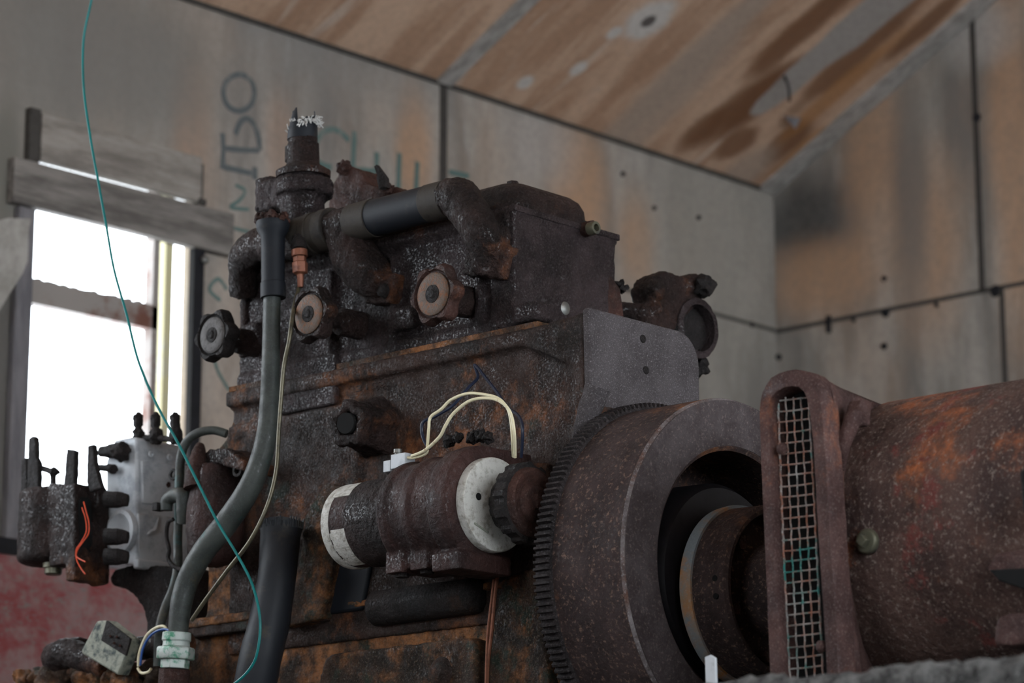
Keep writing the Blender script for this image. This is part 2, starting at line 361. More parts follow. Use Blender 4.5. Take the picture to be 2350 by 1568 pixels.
# ceiling battens, wall seams and nails
def strip3(b, p, q, nrm, w, t):
    p, q, nrm = Vector(p), Vector(q), Vector(nrm).normalized(); d = (q-p).normalized(); s_ = d.cross(nrm)
    b.obox((p+q)/2 + nrm*(t/2), d, s_, nrm, ((q-p).length/2, w/2, t/2)); return b
cn = -CN
def cline(X, w, t, name, y0=YW, y1=1.65):
    b = B(); strip3(b, (X, y0, CZ+SL*(YW-y0)), (X, y1, CZ+SL*(YW-y1)), cn, w, t); return struct(name, b, M['batten'])
cline(cp(1036,170).x, .045, .008, 'trim_1'); cline(XR-.03, .062, .012, 'trim_2')
b = B(); strip3(b, (-1.4, YW-.003, CZ-.004), (XR, YW-.003, CZ-.004), (0,-1,0), .010, .004); struct('trim_3', b, M['seam'])
seam = B()
for (x0,y0),(x1,y1),wd in (((1017,192),(1017,900),.022),):
    p, q = wp(x0,y0), wp(x0, y1); q.x = p.x; strip3(seam, p, q, (0,-1,0), wd, .003)
p = wp(1440,662); strip3(seam, (4.55, YW, 2.108), (XR, YW, 2.108), (0,-1,0), .008, .003)
out('panel_seam', seam, M['seam'], wallw, smooth=False)
seam = B(); 
strip3(seam, (XR, YW, 2.106), (XR, 1.0, 2.106), (-1,0,0), .010, .003)
p = sp(2245,400); strip3(seam, (XR, p.y, 2.106), (XR, p.y, 3.2), (-1,0,0), .014, .003)
p = sp(2303,760); strip3(seam, (XR, p.y, 0), (XR, p.y, 2.106), (-1,0,0), .012, .003)
out('panel_seam', seam, M['seam'], wallr, smooth=False)
for q in ((1725,745),(1500,478),(1428,400),(1602,500)):
    p = wp(*q); b = B(); b.cyl(p + Vector((0,.004,0)), p - Vector((0,.006,0)), .007 if q[0]!=1725 else .010, .005, 10); out('nail', b, M['dark'], wallw)
for q, r in (((2030,640),.008),((2033,718),.014),((2030,795),.010),((2285,668),.018),((2242,270),.014),((1788,820),.010),((2150,700),.007),((1960,735),.006)):
    p = sp(*q); b = B(); b.cyl(p + Vector((.004,0,0)), p - Vector((.006,0,0)), r, r*.7, 10); out('nail', b, M['dark'], wallr)
b = B(); p, q = sp(1903,728), sp(1903,762); b.obox((p+q)/2, (1,0,0), (0,1,0), (0,0,1), (.006,.006,.022)); out('nail', b, M['dark'], wallr)
# hanging nail and paint flake on the ceiling
a = cp(1800,175); b = B(); b.tube([a, a+Vector((0,-.012,-.03)), a+Vector((.008,-.008,-.065))], .0035, 8); nl = out('nail', b, M['dark'], ceil)
b = B(); a = cp(1815,262); b.prism([a+Vector((-.025,0,-.012)), a+Vector((.03,-.01,-.006)), a+Vector((.004,-.01,-.04))], (0,.003,.002)); out('paint_flake', b, M['post'], ceil)
# window wall: window opening with sash, boards
win = B()
def wbox(b, x0, x1, y0, y1, z0, z1): b.box((x0, y0, z0), (x1, y1, z1)); return b
xs = lambda px, Y=YW+.02: ry(px, 700, Y).x
b = B(); wbox(b, wl-.02, wr+.02, YW+.015, YW+.05, wb-.03, wb+.008)
winf = struct('window_1', b, M['winw'])
zr0, zr1 = ry(200,727,YW+.02).z, ry(200,665,YW+.02).z
b = B(); wbox(b, wl-.01, xs(352), YW+.005, YW+.03, zr0, zr1-.008)
n = 26
for i in range(n):
    x = wl + (xs(350)-wl)*i/n; h = .008*random.random()
    wbox(b, x, x+(xs(350)-wl)/n*1.02, YW+.008, YW+.026, zr1-.009, zr1-.006+h*.6)
out('sash_rail', b, M['winw'], winf, smooth=False)
b = B(); wbox(b, xs(339), xs(353), YW+.005, YW+.03, wb, wt); out('sash_stile', b, M['winw'], winf, smooth=False, label='grey weathered sash stile')
b = B(); wbox(b, xs(372), xs(389), YW+.012, YW+.04, wb, wt); out('sash_stile', b, M['winy'], winf, smooth=False, label='yellowed sash stile')
b = B(); wbox(b, wl, wl+.008, YW+.003, YW+.04, wb, wt-.02)
out('window_jamb', b, M['post'], winf, smooth=False)
b = B(); wbox(b, wl-.003, wr+.003, YW-.012, YW+.05, wb-.03, wb+.004); out('window_sill', b, M['post'], winf, smooth=False)
def board(name, x0, x1, z0, z1, t, mat, lab):
    b = B(); wbox(b, x0, x1, YW-t, YW-.0005, z0, z1); o = out(name, b, mat, smooth=True, bevel=.002); tagit(o, lab, 'board'); return o
board('lintel_board', 3.196, 3.758, 1.943, 2.033, .024, M['beam'], 'dark grey weathered lintel board nailed just above the window opening')
ub = board('upper_board', 3.262, 3.672, 2.0408, 2.137, .018, M['board'], 'pale upper board above the lit slit, over the dark lintel board')
b = B(); b.box((3.233, YW-.018, 2.034), (3.259, YW-.0005, 2.143)); o = out('wooden_block', b, M['seam'], bevel=.002); tagit(o, 'short dark upright block at the left end of the pale upper board', 'block')
b = B(); b.box((3.675, YW-.012, 2.045), (3.681, YW-.0005, 2.125)); b.box((3.664, YW-.022, 2.036), (3.682, YW-.0005, 2.048)); o = out('metal_bracket', b, M['seam']); tagit(o, 'thin dark bracket at the right end of the pale upper board', 'bracket')
b = B(); b.box((3.6585, YW-.016, .95), (3.686, YW-.0005, 1.942)); o = out('window_gap', b, M['dark']); tagit(o, 'narrow black strip standing in for the dark gap right of the window', 'dark gap')  # shade of the gap beside the window, built as a black strip
p = wp(453,601); b = B(); b.ball(p - Vector((0,.024,0)), .009, 2, .2); o = out('window_catch', b, M['steel']); tagit(o, 'small round pale knob on the black strip right of the window', 'knob')
b = B(); b.box((3.215, YW-.02, .9), (wl-.004, YW-.0005, 1.94)); o = out('window_post', b, M['post'], bevel=.003); tagit(o, 'grey wooden post at the left side of the window', 'post')
b = B(); pts = [ry(x, y, YW-.05) for x, y in ((-40,515),(0,505),(20,500),(72,503),(66,525),(64,600),(52,628),(22,675),(0,712),(-40,760))]; b.prism(pts, (0,.006,0))
o = out('peeling_panel', b, M['pale']); tagit(o, 'pale torn panel edge hanging beside the top left corner of the window', 'panel')
b = B(); b.box((-1.3, YW-.025, .0), (3.62, YW-.0005, wb-.034)); o = struct('baseboard_back', b, M['dado'])
b = B(); b.box((-1.3, YW-.032, wb-.034), (3.262, YW-.0005, wb-.004)); struct('trim_4', b, M['dark'])
# painted writing on the back wall
def graffiti(strokes, wpx, mat, label):
    root = None
    for i, st in enumerate(strokes):
        b = B(); P = [Vector(wp(*q)) for q in st]; Q = []
        for k in range(len(P)-1):
            p0,p1,p2,p3 = P[max(k-1,0)],P[k],P[k+1],P[min(k+2,len(P)-1)]
            for t in (0,.25,.5,.75): Q.append(.5*((2*p1)+(p2-p0)*t+(2*p0-5*p1+4*p2-p3)*t*t+(3*p1-p0-3*p2+p3)*t**3))
        Q.append(P[-1]); w2 = pm(wpx, P[0])/2; rings = []
        for k, q in enumerate(Q):
            d = (Q[min(k+1,len(Q)-1)]-Q[max(k-1,0)]).normalized(); s_ = d.cross(Vector((0,1,0)))*w2*(1+.2*mnoise.noise(q*30))
            q = Vector((q.x, YW, q.z)); f = Vector((0,-.0012-.0002*i,0)); g0 = Vector((0,.001,0))
            rings.append([b.bm.verts.new(q+s_+g0), b.bm.verts.new(q+s_+f), b.bm.verts.new(q-s_+f), b.bm.verts.new(q-s_+g0)])
        b.skin(rings); out('graffiti_stroke', b, mat, wallw, smooth=False, label=label)
O = [(548+36*math.cos(t), 213+42*math.sin(t)) for t in [i*PI/6 for i in range(13)]]
graffiti([O, [(510,306),(512,345),(510,388)], [(540,308),(550,282),(566,272),(582,285),(592,312),(597,345)], [(512,340),(550,344),(594,346)], [(514,384),(550,392),(583,400)], [(584,384),(585,412)]], 13, M['grafk'], 'worn dark painted letter stroke')
graffiti([[(540,425),(562,438),(549,460),(528,476),(570,481)], [(520,520),(560,530),(600,540)], [(505,690),(480,665),(500,640),(520,665)], [(485,780),(495,840),(515,880),(530,900)]], 8, M['graf'], 'faded green painted curl')
graffiti([[(800,322),(775,300),(745,300),(725,330),(728,370),(760,385)], [(813,302),(811,350),(808,398)], [(808,390),(860,392)], [(864,350),(864,412)], [(916,352),(913,435)], [(957,372),(954,440)], [(1030,395),(1075,405)]], 13, M['graf'], 'green painted letter stroke')
# ================================================================== PLINTH
b = B()
b.box((2.33, .9, 0), (3.45, 3.75, .742)); b.box((2.30,.5,0),(3.5,1.95,.772))
pl = out('concrete_plinth', b, M['conc'], vox=.009, disp=.022, dsz=.022); tagit(pl, 'rough grey concrete plinth under the engine and generator', 'plinth')

# ================================================================== ENGINE
X0 = 2.8; XW = 3.018; YE = 2.452; YF = 3.182; SEAM = 1.354
eng = empty('diesel_engine', (2.91, 2.85, .772), 'large rusted oily engine block with pipes and knobs, standing on the plinth', 'engine')
def S(x, y, off=0): return rx(x, y, X0-off)
# block
b = B()
b.box((X0, YE+.012, .95), (XW-.01, YF, SEAM-.004))
b.box((X0-.012, YE+.01, SEAM-.03), (XW, YF+.004, SEAM-.006))
b.box((X0-.01, YE+.012, 1.19), (XW, YE+.03, SEAM-.02))
# flaring corner up to the end plate
b.prism([(X0-.012, YE+.012, SEAM), (X0-.012, YE+.16, SEAM-.012), (X0-.012, YE+.10, SEAM-.04), (X0-.008, YE+.035, SEAM-.07), (X0-.004,YE+.028,1.2), (X0-.012, YE+.012, 1.19)], (.03,0,0))
b.box((X0-.006, 2.90, 1.10), (X0+.02, YF+.004, SEAM-.06))
b.prism([S(1240,1040),S(1330,960),S(1372,925),S(1372,1240),S(1250,1240)], (.05,0,0))
b.tube([S(1365,905,-.004), S(1345,960,-.002), S(1322,1020,-.004)], [.014,.012,.008], 12)
out('engine_block', b, M['block'], eng, vox=.004, disp=.004, dsz=.02)
# gasket line between block and head
b = B(); b.box((X0-.006, YE+.10, SEAM-.006), (XW-.006, YF+.002, SEAM+.002)); out('head_gasket', b, M['lower'], eng)
# cast lettering
def cast_text(txt, px, py, px2, py2, hpx, off):
    cu = bpy.data.curves.new('t', 'FONT'); cu.body = txt; cu.extrude = .5; cu.size = 1
    o = bpy.data.objects.new('t', cu); C.objects.link(o); dg = bpy.context.evaluated_depsgraph_get(); dg.update()
    me = bpy.data.meshes.new_from_object(o.evaluated_get(dg)); bpy.data.objects.remove(o)
    a, c = S(px, py, off), S(px2, py2, off); c.z = a.z; wdt = (c-a).length; xs_ = [v.co.x for v in me.vertices]; sx = wdt/(max(xs_)-min(xs_)); hh = pm(hpx, a)/.7
    bb = B(); bb.bm.from_mesh(me)
    for v in bb.bm.verts:
        l = v.co.copy(); v.co = a + Vector((0,-1,0))*(l.x-min(xs_))*sx + Vector((0,0,1))*l.y*hh + Vector((-1,0,0))*l.z*.0016
    bpy.data.meshes.remove(me); return bb
b = B(); b.box(S(770,880,.008)+Vector((0,0,-.03)), S(640,880,.008)+Vector((.01,0,.028))); out('casting_pad', b, M['head'], eng, bevel=.003)
o = cast_text('RUSEH', 884, 862, 946, 850, 12, .007); out('cast_lettering', o, M['block'], eng, smooth=False)
o = cast_text('4203', 820, 872, 870, 862, 18, .007); out('cast_lettering', o, M['block'], eng, smooth=False)
o = cast_text('3152', 818, 900, 884, 886, 14, .007); out('cast_lettering', o, M['block'], eng, smooth=False)
# stub port, a broken rough pipe socket
b = B(); c0 = S(880,985,-.01); c1 = S(796,972,.075); ax = (c1-c0).normalized()
d, u, v = frame(ax); L = (c1-c0).length
b.lathe(c0, ax, [(0,.046),(L*.5,.034),(L*.8,.029),(L*.82,.034),(L,.032),(L+.002,.024),(L,.017),(L*.75,.016)], 32, lambda t: 1+.10*math.sin(5*t)+.05*math.sin(11*t+1), loop=False)
st = out('pipe_socket', b, M['oil'], eng, vox=.0025, disp=.004, dsz=.012)
b = B(); b.lathe(c0, ax, [(L*.76,.016),(L+.0035,.015)], 20); out('socket_hole', b, M['bare'], st)
b = B(); b.tube([S(1372,890,.002), S(1350,950,.006), S(1332,1000,.004), S(1322,1030,.0)], [.018,.016,.011,.006], 14); out('cast_fillet', b, M['plate'], eng, disp=.003, label='grey fillet below the end plate')
# end plate
def rounded(pts, r, n=6):
    P = [Vector(p) for p in pts]; o = []
    for i, p in enumerate(P):
        a, c = P[i-1], P[(i+1) % len(P)]; rr = r[i] if isinstance(r, (list, tuple)) else r
        if rr <= 0: o.append(p); continue
        d1, d2 = (a-p).normalized(), (c-p).normalized(); h = d1.angle(d2)/2; tl = rr/math.tan(h)
        s_, e_ = p+d1*tl, p+d2*tl; cc = p+(d1+d2).normalized()*(rr/math.sin(h))
        a0, a1 = s_-cc, e_-cc
        ua, ub = a0.normalized(), a1.normalized()
        for k in range(n+1): o.append(cc + ua.slerp(ub, k/n) * rr)
    return o
b = B(); zt = 1.358
b.prism(rounded([(X0-.012,YE,zt),(XW+.002,YE,zt),(XW+.002,YE,1.16),(X0+.02,YE,1.16),(X0-.008,YE,1.205)], [.004,.045,.01,.01,.03]), (0,.013,0))
pt = out('end_plate', b, M['plate'], eng, bevel=.003, disp=0)
for q in ((1475,778),(1482,850)):
    p = ry(*q, YE); b = B(); b.lathe(p+Vector((0,.002,0)), (0,-1,0), [(0,.0065),(.003,.0055),(.004,.002)], 14); out('bolt_hole', b, M['crust'], pt, disp=.001)
# cylinder head
b = B(); HY = ry(1180,600,0.0001).y if False else 2.60; HT = 1.528
b.box((X0+.006, HY, SEAM), (XW-.004, YF-.004, HT)); 
b.box((X0-.002, HY, 1.36), (X0+.06, HY+.045, HT)); b.box((X0-.002, HY+.05, 1.354), (X0+.03, YF-.01, 1.372))
for px in (760, 905, 1100): 
    p = S(px,700); b.box((X0-.006, p.y-.006, 1.37), (X0+.03, p.y+.006, 1.50))
for x0,y0,x1,y1 in ((900,700,960,765),(1185,690,1240,745),(560,740,600,800)):
    p, q = S(x0,y1), S(x1,y0); b.box((X0-.010, min(p.y,q.y), min(p.z,q.z)), (X0+.03, max(p.y,q.y), max(p.z,q.z)))
b.box((X0-.004, HY-.002, HT-.012), (XW, YF, HT+.004))
b.prism([(XW-.02,HY+.0,SEAM+.0),(XW+.028,HY,SEAM),(XW+.024,HY,1.375),(XW,HY,1.415),(XW-.02,HY,1.43)],(0,.05,0))
out('cylinder_head', b, M['head'], eng, vox=.0038, disp=.0045, dsz=.014)
# red flange behind the head corner
b = B(); p = ry(1425,700,2.66); b.lathe((XW+.030, 2.665, 1.390), (-.1,-1,0), [(0,.046),(.012,.046)], 28); b.box((XW-.02, 2.655, 1.352), (XW+.03, 2.672, 1.42)); out('water_flange', b, M['redr'], eng, disp=.002, bevel=.002)
b = B(); p = ry(1427,660,HY+.02); b.ball(p, .008, 3, 1.2, 200); out('gasket_scrap', b, M['crust'], eng)
b = B(); b.box((X0-.003,HY-.004,HT-.006),(XW+.002,YF,HT+.003)); out('deck_edge', b, M['head'], eng, bevel=.001, disp=.0008)
b = B(); b.prism([ry(x,y,HY-.001) for x,y in ((1396,625),(1408,640),(1424,662),(1430,700),(1434,742),(1396,742))], (0,.05,0)); out('head_corner', b, M['redr'], eng, bevel=.003, label='red brown corner flare')
# rocker cover
b = B(); zc0, zc1 = HT+.004, HT+.052
def cover(z, ins): return [Vector(q) for q in rounded([(X0+.006+ins,HY+.006+ins,z),(XW-.03-ins,HY+.006+ins,z),(XW-.03-ins,YF-.03-ins,z),(X0+.006+ins,YF-.03-ins,z)], .035-ins*.5, 8)]
rings = []
for z, ins in ((zc0,0),(zc0+.009,0),(zc0+.0095,.005),(zc0+.011,.0055),(zc0+.026,.007),(zc0+.038,.013),(zc0+.045,.022),(zc0+.049,.036)):
    rings.append([b.bm.verts.new(q) for q in cover(z, ins)])
b.skin(rings); rc = out('rocker_cover', b, M['oil'], eng, bevel=0, smooth=True, ang=60)
b = B(); b.prism([Vector((q.x, q.y, HT+.0015)) for q in cover(0, -.003)], (0,0,.004)); out('cover_gasket', b, M['crust'], rc)
p = ry(1182,396,HY+.05); b = B(); b.hexp((X0+.045,HY+.045,zc0+.044),(X0+.045,HY+.045,zc0+.051),.009); out('bolt', b, M['oil'], rc, bevel=.001)
# head end details
p = ry(1340,528,HY); b = B(); b.hexp(p+Vector((0,.005,0)), p-Vector((0,.018,0)), .011, 12); ff = out('drain_fitting', b, M['redr'], eng)
b = B(); q = ry(1358,525,HY-.02); b.lathe(q+Vector((0,.004,0)), (0,-1,0), [(0,.0095),(.012,.0095),(.013,.009),(.013,.0055),(.004,.005)], 24); out('fitting_nut', b, M['bolt'], ff)
p = ry(1298,708,HY); b = B(); b.lathe(p+Vector((0,.003,0)), (0,-1,0), [(0,.010),(.003,.0098),(.005,.006),(.0055,.001)], 24); out('core_plug', b, M['steel'], eng)

# ---- coolant rail: pipe of bands, hose and elbows along the head
XP = 2.765
axp = Vector((0,-1,0))
def A(px, py, X=XP): return rx(px, py, X)
zrail = A(850,503).z
def rail(px): p = A(px,503); p.z = zrail; return p
def railr(b, x0, x1, r0, r1=None, seg=40): return b.cyl(rail(x0), rail(x1), r0, r1, seg)
r0 = pm(43, rail(900))
b = B(); railr(b, 848, 1005, r0*1.0, r0*.98); out('rubber_hose', b, M['rubber'], eng, disp=.001, dsz=.03)
for x0, x1, k in ((812,862,1.06),(985,1030,1.02)): b = B(); railr(b, x0, x1, r0*k); out('hose_clamp', b, M['band'], eng, bevel=.001)
b = B(); railr(b, 690, 765, r0*1.12, r0*1.10); railr(b, 715, 730, r0*1.17); railr(b, 745, 768, r0*1.18)
out('hose_clamp', b, M['band'], eng, bevel=.0015, disp=.002, label='wide grimy clamp bands beside thermostat housing')
b = B(); railr(b, 755, 850, r0*1.0, r0*.97)
pa = A(790,545); b.tube([rail(785), A(815,590,2.775), A(850,632,2.785), A(885,662,2.80)], [r0*1.0, r0*1.3, r0*1.25, r0*.95], 20)
b.obox(S(885,665,.002), (1,0,0), (0,1,.15), (0,-.15,1), (.014,.028,.022))
out('water_elbow', b, M['oil'], eng, vox=.0032, disp=.006, dsz=.012)
b = B(); p = S(882,668,.016); b.ball(p, .011, 2, .3); out('bolt', b, M['crust'], eng)
b = B(); railr(b, 1012, 1040, r0*.97)
b.tube([rail(1020), A(1052,456,2.765), A(1085,500,2.765), A(1108,545,2.772), A(1128,590,2.795)], [r0*.95,r0*1.12,r0*1.02,r0*.98,r0*.98], 24)
b.obox(S(1125,600,.004), (1,0,0), (0,1,.25), (0,-.25,1), (.012,.040,.024)); b.cyl(S(1105,612,.03), S(1105,612,-.01), .014)
b.obox(S(1160,560,-.002), (1,0,0), (0,1,0), (0,0,1), (.01,.012,.045))
out('water_elbow', b, M['oil'], eng, vox=.0032, disp=.006, dsz=.012)
# left elbow
b = B(); b.tube([A(700,548), A(640,556), A(585,568), A(562,600,2.78), A(560,680,2.80)], [.03,.028,.026,.025,.022], 20)
b.box(A(545,820,2.80), A(600,545,2.83)+Vector((.02,0,0))); 
out('water_elbow', b, M['oil'], eng, vox=.0035, disp=.005, dsz=.012)
b = B(); p = A(541,612,2.77); b.ball(p, .008, 2, .3); out('bolt', b, M['crust'], eng)
# thermostat housing
XT = 2.775
def T(px, py): return rx(px, py, XT)
b = B(); cx = 696
top = T(cx,400); bot = T(cx,560)
b.lathe(T(690,570), T(696,385)-T(690,570), [(0,.024),(.045,.029),(.055,.031),(.09,.033),(.112,.034)], 32)
b.obox(T(664,447)+Vector((.006,0,0)), (1,0,0), (0,1,0), (0,0,1), (.032,.040,.0235))
b.lathe(T(620,448), (0,0,1), [(-.024,.022),(.024,.022)], 20)
b.lathe(T(697,425)+Vector((0,0,-.018)), (0,0,1), [(0,.044),(.022,.044),(.026,.038)], 32)
th = out('thermostat_housing', b, M['head'], eng, vox=.003, disp=.006, dsz=.012)
b = B(); b.lathe(T(696,408), (-.03,0,1), [(0,.0405),(.009,.041),(.013,.034),(.017,.0265),(.022,.0245),(.05,.0235),(.052,.0235)], 40); out('outlet_neck', b, M['oil'], eng, disp=.002, dsz=.01)
b = B(); b.tube([T(697,350), T(695,320), T(694,305)], [.0215,.0215,.0215], 28, sub=3, wob=.03); b.cyl(T(690,372), T(691,340), .0235, .024, 28); out('hose_clamp', b, M['oil'], eng, disp=.002, label='crusted clamp on torn hose stub')
# torn black rubber stub with frayed cord
b = B(); n = 40; rb = pm(35, T(694,300)); base = T(694,322); rings = []
prof_t = []
for i in range(n):
    t = 2*PI*i/n; hh = .024 + .009*math.sin(t*1+2.4) + .006*random.random()
    prof_t.append(hh + (.022 if abs(((t-3.2)+PI)%(2*PI)-PI) < .35 else 0) + (.012 if abs(((t-5.9)+PI)%(2*PI)-PI) < .2 else 0))
def rg(rf, zf): return [b.bm.verts.new(base + Vector((math.cos(2*PI*i/n)*rf(i), math.sin(2*PI*i/n)*rf(i), zf(i)))) for i in range(n)]
rings = [rg(lambda i: rb*1.0, lambda i: 0), rg(lambda i: rb*.98, lambda i: prof_t[i]*.6), rg(lambda i: rb*(.98-.2*(prof_t[i]>.034)), lambda i: prof_t[i]), rg(lambda i: rb*.82, lambda i: prof_t[i]*.97), rg(lambda i: rb*.78, lambda i: .004)]
b.skin(rings); sb = out('hose_stub', b, M['rubber'], eng, label='torn black rubber hose stub with frayed white cord')
b = B()
for i in range(70):
    t = random.uniform(0, 2*PI); k = int(t/(2*PI)*n) % n; z = min(prof_t[k], .03)
    p = base + Vector((math.cos(t)*rb*.97, math.sin(t)*rb*.97, z-.006)); d = Vector((random.uniform(-1,1), random.uniform(-1,1), random.uniform(-.3,.9)))*.007
    b.tube([p, p+d*.5+Vector((math.cos(t),math.sin(t),.5))*.003, p+d+Vector((math.cos(t),math.sin(t),.3))*.004], .0005, 4, 2)
for k in range(60):
    t = random.uniform(3.6, 5.7); q_ = int(t/(2*PI)*n) % n; p = base + Vector((math.cos(t)*rb, math.sin(t)*rb, prof_t[q_]*.95-random.uniform(0,.007)))
    d = Vector((math.cos(t)*.4+random.uniform(-.5,.5), math.sin(t)*.4+random.uniform(-.5,.5), random.uniform(-.9,.2)))*.008
    b.tube([p, p+d*.5+Vector((0,0,.0015)), p+d], .0008, 4, 2)
out('frayed_cord', b, M['fibre'], sb)
# purplish casting behind, on top of the cover
b = B(); XB = 2.875
bp = [(750,520),(755,440),(775,395),(800,380),(828,392),(845,420),(880,432),(905,428),(930,437),(935,500)]
b.prism([rx(x,y,XB) for x,y in bp], (.06,0,0))
out('breather_casting', b, M['redr'], eng, vox=.004, disp=.006, dsz=.014)
for q, r in (((790,385),.011),((893,437),.010)): b = B(); b.ball(rx(*q,XB), r, 3, .8, 90); out('rust_lump', b, M['redr'], eng)
b = B(); b.prism([rx(x,y,XB-.02) for x,y in ((858,382),(864,378),(886,408),(889,430),(870,428),(868,410))], (.006,0,0)); b.prism([rx(x,y,XB-.015) for x,y in ((868,402),(885,405),(888,432),(874,430))], (.006,.01,0)); out('bent_tab', b, M['crust'], eng)
# far side bracket with ring (behind the end plate)
YB = 2.62
def Q(px, py): return ry(px, py, YB)
b = B(); q_ = Q(1515,716); b.tube([Vector((XW-.03, 2.68, q_.z-.004)), Vector((XW+.05, 2.66, q_.z-.002)), q_], [.017,.013,.012], 12)
b.prism([Q(x,y) for x,y in ((1492,660),(1500,632),(1530,622),(1560,632),(1620,650),(1612,690),(1560,740),(1540,770),(1480,740),(1500,700))], (0,.035,0))
b.cyl(Q(1592,652)+Vector((0,.03,0)), Q(1592,652)-Vector((0,.006,0)), .017, .016, 20)
b.cyl(Q(1507,668)+Vector((0,.04,0)), Q(1507,668)-Vector((0,.008,0)), .014)
bk = out('manifold_bracket', b, M['oil'], eng, vox=.0032, disp=.006, dsz=.012)
b = B(); c = Q(1592,757); b.lathe(c, (-.25,-1,0), [(-.02,.038),(.012,.037),(.014,.029),(-.02,.028)], 36, loop=True)
for v in b.bm.verts: v.co = c + Vector(((v.co-c).x, (v.co-c).y, (v.co-c).z*1.25))
out('manifold_ring', b, M['head'], bk, disp=.003)
b = B(); b.lathe(c, (-.25,-1,0), [(-.016,.030),(-.008,.030)], 30)
for v in b.bm.verts: v.co = c + Vector(((v.co-c).x, (v.co-c).y, (v.co-c).z*1.25))
out('ring_blank', b, M['crust'], bk)
b = B(); b.ball(Q(1607,840), .012, 3, 1.0, 120, (1,1,1.7)); out('crust_lump', b, M['crust'], bk)
b = B(); b.ball(Q(1600,658)-Vector((0,.012,0)), .016, 3, .7, 100); out('crust_lump', b, M['crust'], bk)

# ---- three lobed hand knobs
def knob(px, py, hpx, wheel, washer, bx, by, XK, lab):
    c = rx(px, py, XK); r = pm(hpx, c); e = rx(bx, by, X0)
    b = B(); rm = lambda t: 1+.11*math.cos(6*t+.5)
    b.lathe(c, (1,0,0), [(-.002,r*.80,0),(-.006,r*.86,0),(-.006,r*.93),(0,r*1.0),(.012,r*1.0),(.020,r*.85),(.028,r*.45,0)], 72, rm)
    k = out('hand_knob', b, wheel, eng, disp=.002, label=lab)
    b = B(); b.lathe(c, (-1,0,0), [(.001,r*.24),(.0045,r*.25),(.0055,r*.34),(.006,r*.66),(.004,r*.74),(.0,r*.75)], 40); out('washer', b, washer, k, disp=.001)
    b = B(); b.lathe(c, (-1,0,0), [(-.002,r*.33),(.0062,r*.31),(.0064,r*.18),(.0085,r*.12)], 16); out('knob_bolt', b, M['crust'], k)
    b = B(); b.tube([c+Vector((.018,0,0)), c+Vector((.04,0,0)), (X0+.01,c.y,c.z)], [r*.36,r*.30,r*.33], 18)
    b.lathe((X0-.035,c.y,c.z), (1,0,0), [(0,r*.40),(.004,r*.52),(.045,r*.56)], 24)
    out('knob_stem', b, M['oil'], k, vox=.0028, disp=.003, dsz=.01)
knob(492, 770, 57, M['crust'], M['ringg'], 600, 800, 2.725, 'black lobed knob with grey washer, in front of the window wall')
knob(713, 722, 62, M['oil'], M['ring'], 850, 750, 2.71, 'lobed knob with orange washer below the copper fitting')
knob(998, 676, 68, M['redr'], M['ring'], 1100, 700, 2.74, 'lobed knob with large rusty washer near the right elbow')
# ---- lower side of the engine
b = B(); zb = .752
b.box((X0+.006, YE+.03, zb), (XW-.02, 3.30, .998)); b.box((X0-.014, 2.97, .996), (XW-.02, 3.27, 1.010)); b.box((X0-.006, YE+.03, .996), (XW, 3.0, 1.006))
b.box((X0+.01, 3.17, .99), (XW-.02, 3.24, 1.10))
out('crankcase', b, M['lower'], eng, vox=.004, disp=.005, dsz=.02)
b = B(); b.prism([S(x,y,.022) for x,y in ((745,1108),(795,1120),(775,1230),(735,1420),(655,1440),(690,1260),(700,1180))], (.03,0,0)); out('cast_rib', b, M['lower'], eng, vox=.0035, disp=.005, dsz=.015)
b = B(); b.prism([S(x,y,.014) for x,y in ((850,1100),(1250,1060),(1260,1250),(880,1290),(900,1420),(1120,1400),(1120,1440),(860,1450),(840,1300),(800,1180))][:5][::1], (.02,0,0)); out('starter_mount', b, M['block'], eng, vox=.004, disp=.004)
b = B(); b.prism([S(x,y,.006) for x,y in ((775,1200),(850,1290),(830,1400),(735,1412))], (.02,0,0)); out('dark_recess_hose', b, M['rubber'], eng, bevel=.004)  # flat black prism standing in for the dark recess and hose inside
b = B(); zc_ = S(1000,1375,.02).z; b.lathe((X0-.005, S(1108,1370).y, zc_), (0,1,0), [(-.006,.014),(0,.022),(.01,.025),(.20,.025)], 28); out('side_pipe', b, M['crust'], eng, disp=.002)
b = B(); b.prism([Vector(q) for q in rounded([S(745,1502,.03),S(1092,1462,.03),S(1092,1700,.03),S(690,1750,.03)], .018)], (.04,0,0)); sc_ = out('sump_cover', b, M['lower'], eng, vox=.0035, disp=.005, dsz=.018)
b = B(); p = S(1012,1545,.03); b.lathe(p, (-1,0,0), [(0,.022),(.006,.018),(.012,.010)], 20); out('bolt', b, M['block'], sc_, disp=.002)
b = B(); b.prism([S(x,y,.012) for x,y in ((1150,1330),(1230,1300),(1260,1568),(1240,1680),(1120,1680),(1110,1568))], (.02,0,0)); out('side_web', b, M['lower'], eng, vox=.004, disp=.005)
b = B(); b.prism([S(x,y,.012) for x,y in ((425,1440),(745,1400),(745,1425),(430,1465))], (.02,0,0)); out('sump_rail', b, M['block'], eng, bevel=.003)
b = B(); b.prism([S(x,y,.004) for x,y in ((532,965),(515,1010),(500,1030),(504,1060),(545,1080),(560,1000))], (.03,0,0)); out('corner_boss', b, M['lower'], eng, vox=.004, disp=.003)

